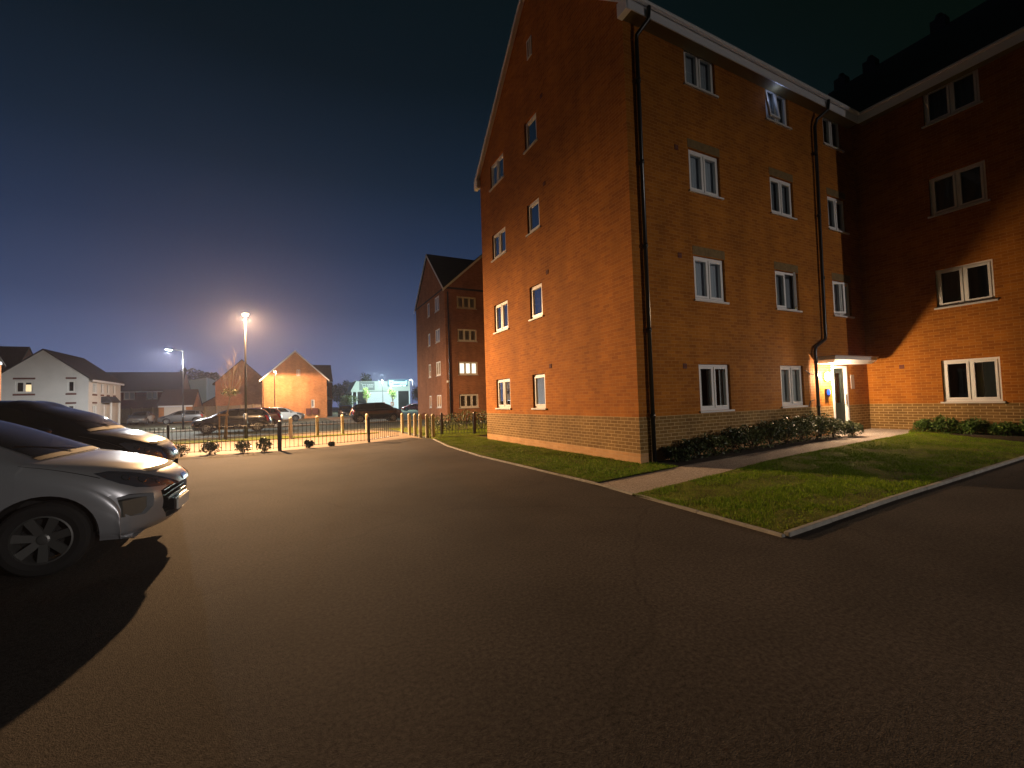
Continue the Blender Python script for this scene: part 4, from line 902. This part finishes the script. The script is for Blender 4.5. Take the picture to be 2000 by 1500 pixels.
def wheel_parts(t, x, y, r, side, spokes, detail):
    w = MB(); rw = r*.66
    w.lathe([(rw*.98,-.06),(rw,-.095),(r*.80,-.105),(r*.93,-.10),(r,-.075),(r,.075),(r*.93,.10),(r*.80,.105),(rw,.095),(rw*.98,.06)], (0,0,0), 40 if detail else 18, 'y', caps=False)
    wo = w.build('wheel', M['tyre'], t, smooth=False); wo.location = (x, y, r)
    m_ = MB(); s_ = side
    # barrel, hub and spokes of the alloy
    n = 36 if detail else 16
    vs = []
    for rr, yy in ((rw*1.0,.092),(rw*.93,.096),(rw*.90,.06),(rw*.88,-.05)):
        for j in range(n):
            a = 2*math.pi*j/n; vs.append((rr*math.cos(a), yy*s_, rr*math.sin(a)))
    m_.add(vs, [(i*n+j,i*n+(j+1)%n,(i+1)*n+(j+1)%n,(i+1)*n+j) for i in range(3) for j in range(n)])
    for k in range(spokes):
        a = 2*math.pi*k/spokes+.25; ca, sa = math.cos(a), math.sin(a)
        def Q(rr, tt, yy): return (rr*ca-tt*sa, yy*s_, rr*sa+tt*ca)
        m_.hexa([Q(rw*.12,-.035,.03),Q(rw*.92,-.028,.055),Q(rw*.92,.028,.055),Q(rw*.12,.035,.03),Q(rw*.12,-.028,.062),Q(rw*.92,-.036,.086),Q(rw*.92,.036,.086),Q(rw*.12,.028,.062)])
    m_.lathe([(rw*.22,.02*s_),(rw*.22,.07*s_),(rw*.16,.076*s_),(0,.078*s_)], (0,0,0), 16, 'y')
    rim = m_.build('rim', M['rim'], wo)
    bd = MB(); bd.lathe([(rw*.86,-.03*s_),(rw*.86,-.02*s_),(0,-.02*s_)], (0,0,0), 20, 'y'); bd.build('brake_disc', M['tyre'], wo)

def car(label, x, y, rz, paint, K=HATCH, wheels=(.87,3.48), wr=.315, spokes=7, detail=False, group='cars parked in the yard', tail=False, lights_on=False):
    t = thing('parked_car', label, 'car', (x,y,0), rz, group); S = Surf(K); n = S.n-1
    nu, nv = (276, 60) if detail else (56, 20)
    mb = MB(); vs = []
    ring = [(1,5*j/nv) for j in range(nv+1)]+[(-1,5*j/nv) for j in range(nv-1,-1,-1)]
    for i in range(nu+1):
        for sd, v in ring: vs.append(S.pt(n*i/nu, v, sd))
    m_ = len(ring)
    mb.add(vs, [(i*m_+j,(i+1)*m_+j,(i+1)*m_+(j+1)%m_,i*m_+(j+1)%m_) for i in range(nu) for j in range(m_)]+[tuple(range(m_)), tuple(nu*m_+j for j in range(m_-1,-1,-1))])
    body = mb.build('body', paint, t)
    cut = []
    for wx in wheels:
        for sd in (1,-1):
            c = MB(); c.lathe([(wr+.055,.0),(wr+.055,.75)], (-wx, .56 if sd>0 else -.56-.75, wr+.01), 40, 'y'); cut.append(c.build('cutter', M['tyre']))
    if detail:
        # intake mouth and the fog lamp pockets
        c = MB(); P = [(-.44,.635),(.44,.635),(.55,.60),(.52,.42),(.40,.30),(-.40,.30),(-.52,.42),(-.55,.60)]
        c.add([(-.26,a,b) for a,b in P]+[(.3,a,b) for a,b in P], [tuple(range(8)),tuple(range(15,7,-1))]+[(i,(i+1)%8,8+(i+1)%8,8+i) for i in range(8)]); c = c.build('cutter', M['tyre']); cut.append(c)
        for sd in (1,-1):
            c = MB(); P = [(.62,.60),(.76,.625),(.80,.61),(.80,.46),(.77,.42),(.68,.41),(.63,.47)]
            c.add([(-.50,a*sd,b) for a,b in P]+[(.2,a*sd,b) for a,b in P], [tuple(range(7)),tuple(range(13,6,-1))]+[(i,(i+1)%7,7+(i+1)%7,7+i) for i in range(7)]); cut.append(c.build('cutter', M['tyre']))
    for c in cut:
        c.parent = None; c.matrix_world = Matrix.Translation((x,y,0)) @ Matrix.Rotation(rz,4,'Z')
    bpy.context.view_layer.update()
    apply_bool(body, cut)
    me = body.data; me.polygons.foreach_set('use_smooth', [True]*len(me.polygons))
    try: me.set_sharp_from_angle(angle=R(32))
    except Exception: pass
    # wheel wells
    for wx in wheels:
        for sd in (1,-1):
            vs = []; ww = MB()
            for j in range(25):
                a = math.pi*j/24-.0; 
                for yy in (.57,.865): vs.append((-wx+(wr+.05)*math.cos(a), yy*sd, wr+.01+(wr+.05)*math.sin(a)))
            ww.add(vs, [(2*j,2*j+1,2*j+3,2*j+2) for j in range(24)])
            ww.add([(-wx+(wr+.05)*math.cos(math.pi*j/24), .572*sd, wr+.01+(wr+.05)*math.sin(math.pi*j/24)) for j in range(25)], [tuple(range(25))])
            ww.build('wheel_arch_liner', M['tyre'], t, recalc=False)
    for wx in wheels:
        for sd in (1,-1): wheel_parts(t, -wx, (K[11][3]-.115)*sd, wr, sd, spokes, detail)
    iw0, iw1 = 10.15, 12.95
    g_ = MB(); patch(g_, S, (iw0,5),(iw1,5),(iw1,4.12),(iw0,4.10), 60, 36, .009); g_.build('windscreen', M['car_glass'], t, smooth=True, recalc=False)
    g_ = MB(); patch(g_, S, (17.15,5),(18.9,5),(18.8,4.15),(17.15,4.15), 16, 16, .008); g_.build('rear_window', M['car_glass'], t, smooth=True, recalc=False)
    for sd in (1,-1):
        for q_ in (((11.0,3.14),(13.85,3.14),(13.85,3.92),(12.4,3.92), 26, 14),((14.0,3.14),(15.9,3.14),(15.8,3.92),(14.0,3.92), 20, 14),((16.0,3.16),(17.2,3.3),(16.9,3.88),(15.9,3.92), 10, 12)):
            g_ = MB(); patch(g_, S, *q_, .006, (sd,)); g_.build('side_window', M['car_glass'], t, smooth=True, recalc=False)
    g_ = MB(); patch(g_, S, (10.9,3.04),(13.95,3.04),(13.95,3.13),(10.9,3.13), 14, 2, .006); patch(g_, S, (13.97,3.04),(17.0,3.04),(17.0,3.13),(13.97,3.13), 14, 2, .006); g_.build('window_trim', M['black_plastic'], t, smooth=True, recalc=False)
    # lamps
    for sd in (1,-1):
        g_ = MB()
        if detail: patch_strip(g_, S, LT, LB, sd)
        else: patch(g_, S, (4.9,3.95),(7.2,3.05),(6.8,2.5),(4.8,3.0), 14, 6, .008, (sd,), .05)
        h = g_.build('headlight', M['lens_white'] if lights_on else M['headlamp'], t, smooth=True, recalc=False)
        if detail:
            for (u_, v_, r0) in ((5.62,3.70,.036),(5.10,3.88,.038),(4.60,4.10,.026)):
                q = MB(); p = S.pt(u_,v_,sd)+S.nrm(u_,v_,sd)*.009; nn = S.nrm(u_,v_,sd); a_ = nn.orthogonal().normalized(); b_ = nn.cross(a_)
                ring_ = [p+(a_*math.cos(k*.3927)+b_*math.sin(k*.3927))*r0 for k in range(16)]; inn = [p-nn*0+(a_*math.cos(k*.3927)+b_*math.sin(k*.3927))*r0*.8+nn*.002 for k in range(16)]
                q.add(ring_+inn, [(k,(k+1)%16,16+(k+1)%16,16+k) for k in range(16)])
                q.build('reflector', M['chrome'], h, recalc=False)
        g_ = MB(); patch(g_, S, (19.0,3.9),(20.6,3.8),(20.6,2.5),(18.2,2.95), 6, 6, .010, (sd,)); g_.build('tail_light', M['tail'], t, smooth=True, recalc=False)
    # mirrors, plates, handles, grille
    for sd in (1,-1):
        p = S.pt(11.0,3.1,sd); q = MB(); vs = []; 
        for i in range(9):
            a = math.pi*i/8
            for j in range(12):
                b_ = 2*math.pi*j/12; vs.append((p.x-.02+.085*math.sin(a)*math.cos(b_)*(1.0), p.y+sd*.10-.115*math.cos(a)*sd, p.z+.06+.07*math.sin(a)*math.sin(b_)))
        q.add(vs, [(i*12+j,i*12+(j+1)%12,(i+1)*12+(j+1)%12,(i+1)*12+j) for i in range(8) for j in range(12)])
        q.hexa([(p.x-.05,p.y-.01*sd,p.z+.0),(p.x+.03,p.y-.01*sd,p.z+.0),(p.x+.03,p.y+.05*sd,p.z+.02),(p.x-.05,p.y+.05*sd,p.z+.02),(p.x-.05,p.y-.01*sd,p.z+.03),(p.x+.03,p.y-.01*sd,p.z+.03),(p.x+.03,p.y+.05*sd,p.z+.05),(p.x-.05,p.y+.05*sd,p.z+.05)])
        q.build('door_mirror', paint, t, smooth=True)
        q = MB()
        for u_ in (13.4,15.4): p = S.pt(u_,2.55,sd); q.box(p.x-.09,min(p.y,p.y+.03*sd),p.z-.012,p.x+.09,max(p.y,p.y+.03*sd),p.z+.014)
        q.build('door_handle', paint, t)
        q = MB()   # panel gaps as thin dark lines laid in the skin
        for u_ in (10.75,14.0,16.6):
            patch(q, S, (u_,.5),(u_+.02,.5),(u_+.02,3.02),(u_,3.02), 1, 14, .0015, (sd,))
        patch(q, S, (10.75,.48),(16.6,.48),(16.6,.53),(10.75,.53), 24, 1, .0015, (sd,))
        if detail: patch(q, S, (6.2,3.32),(9.9,3.28),(9.9,3.31),(6.2,3.36), 24, 1, .0018, (sd,)); 
        q.build('panel_gap', M['tyre'], t, recalc=False)
    zpl = .40 if detail else .42
    xn = S.pt(3,5).x
    MB().box(xn-.046,-.26,zpl-.055,xn-.03,.26,zpl+.055).build('number_plate', M['plate'], t)
    xr = S.pt(20.5,5).x; MB().box(xr-.03,-.26,.66,xr-.012,.26,.77).build('rear_number_plate', M['plate_y'], t)
    if detail:
        gm = MB(); gm.box(-.255,-.55,.29,-.23,.55,.65); gm.build('grille', M['tyre'], t)
        MB().box(-.24,-.29,.345,-.05,.29,.47).build('plate_holder', M['black_plastic'], t, bevel=.01)
        gm = MB()
        for z_ in (.335,.375,.52,.575): gm.box(-.20,-.44,z_,-.115,.44,z_+.012)
        gm.box(-.2,-.40,.47,-.09,.40,.50); gm.build('grille_slats', M['black_plastic'], t, bevel=.003)
        for sd in (1,-1):
            gm = MB(); gm.box(-.50,.61*sd if sd>0 else -.80,.40,-.485,.80 if sd>0 else -.61,.63)
            fo = gm.build('fog_lamp_pocket', M['black_plastic'], t)
            gm = MB(); gm.hexa([(-.34,.62*sd,.42),(-.20,.62*sd,.42),(-.34,.80*sd,.42),(-.46,.80*sd,.42),(-.34,.62*sd,.57),(-.21,.62*sd,.57),(-.35,.80*sd,.57),(-.46,.80*sd,.57)])
            gm.build('fog_lamp_cover', M['plastic_grey'], fo)
        gm = MB(); patch(gm, S, (4.0,5),(4.6,5),(4.55,4.82),(4.05,4.84), 6, 6, .006); gm.build('badge', M['chrome'], t, smooth=True, recalc=False)
        gm = MB()   # upper bonnet grille slit with chrome edge
        patch(gm, S, (5.5,5),(5.85,5),(5.9,4.25),(5.6,4.25), 4, 8, .004); gm.build('bonnet_slit', M['tyre'], t, smooth=True, recalc=False)
        gm = MB()   # wipers and cowl
        patch(gm, S, (9.75,5),(10.2,5),(10.15,4.05),(9.8,4.05), 4, 14, .006); gm.build('cowl', M['tyre'], t, smooth=True, recalc=False)
        wp = MB()
        for y0,y1 in ((-.05,-.60),):
            a = S.pt(10.0,5-abs(y0)/.7,1 if y0>0 else -1)+Vector((0,0,.03)); b = S.pt(10.7,5-abs(y1)/.75,1 if y1>0 else -1)+Vector((.0,0,.02)); wp.tube([a,b],.006,6)
        wp.build('wiper', M['black_plastic'], t)
    if tail: pass
    return t
M['plastic_grey'] = mat('grey_plastic', (.09,.09,.08), .35)
M['silver'] = mat('silver_paint', (.38,.40,.43), .32, metal=.45, coat=1)
M['black_paint'] = mat('black_paint', (.012,.012,.013), .25, spec=.6, coat=1)
M['dark_red'] = mat('dark_red_paint', (.10,.015,.018), .3, coat=1)
M['white_paint'] = mat('white_paint', (.7,.7,.68), .3, coat=1)
M['grey_paint'] = mat('grey_paint', (.20,.21,.22), .3, metal=.5, coat=1)
M['red_paint'] = mat('red_paint', (.5,.03,.05), .3, coat=1)
car('silver hatchback with seven spoke alloys in the left foreground', -7.46, -.66, 0, M['silver'], detail=True, spokes=7, wheels=(.87,3.48))
KB = []
for d_,zt,zs,w_,r_,zr,zb,bw in HATCH:
    f = 1.2 if d_ < 1.5 and zt > .5 else (1.13 if zt > .5 and d_ < 2.3 else 1.09)
    KB.append((d_*.86 if d_<2.2 else d_, .2+(zt-.2)*f, .2+(zs-.2)*f*.98, w_, r_, .2+(zr-.2)*f, zb, bw*.9))
car('glossy black hatchback parked beyond the silver one, nose towards the flats', -8.07, 1.95, R(-1), M['black_paint'], K=KB, detail=True, spokes=5, wheels=(.90,3.54), wr=.325)
KE = scale_keys(HATCH, L=1.0, H=.97, W=1.0, boxy=.2)
car('black hatchback on the road behind the staked young tree', -11.9, 25.0, math.pi, M['black_paint'], K=KE, wheels=(.87,3.48))
car('dark red hatchback half hidden behind the black hatchback by the tree', -11.4, 30.6, math.pi, M['dark_red'], wheels=(.87,3.48))
car('white hatchback parked at the foot of the floodlit gable', -5.4, 43.3, R(0), M['white_paint'], wheels=(.87,3.48))
car('black car parked on the road between the bollards', 1.9, 30.6, R(0), M['black_paint'], K=KB, wheels=(.90,3.54), wr=.325)
car('grey car facing the road beside the small garage', -22.3, 55.5, R(-90), M['grey_paint'], wheels=(.87,3.48))
car('silver car parked in front of the pinkish timber fence', -19.6, 52.5, math.pi, M['grey_paint'], wheels=(.87,3.48))
car('dark car by the corner of the floodlit gable', -.4, 50.2, R(-90), M['black_paint'], wheels=(.87,3.48), lights_on=False)
car('small red car in the store car park', 13.2, 82, R(180), M['red_paint'], wheels=(.87,3.48))

# ================================================================== HAZE FOR THE LAMP GLOW
hz = MB().box(-440,-280,-1.8,440,720,34).build('haze', None)  # volume added so the lamps get a soft violet glow
hm = bpy.data.materials.new('lamp_glow_haze'); hm.use_nodes = True; t_ = hm.node_tree; t_.nodes.clear()
o_ = t_.nodes.new('ShaderNodeOutputMaterial'); v_ = t_.nodes.new('ShaderNodeVolumePrincipled')
v_.inputs['Density'].default_value = .00048; v_.inputs['Anisotropy'].default_value = .75; v_.inputs['Color'].default_value = (.76,.76,1,1)
t_.links.new(v_.outputs[0], o_.inputs['Volume']); hz.data.materials.clear(); hz.data.materials.append(hm); hz['kind'] = 'stuff'
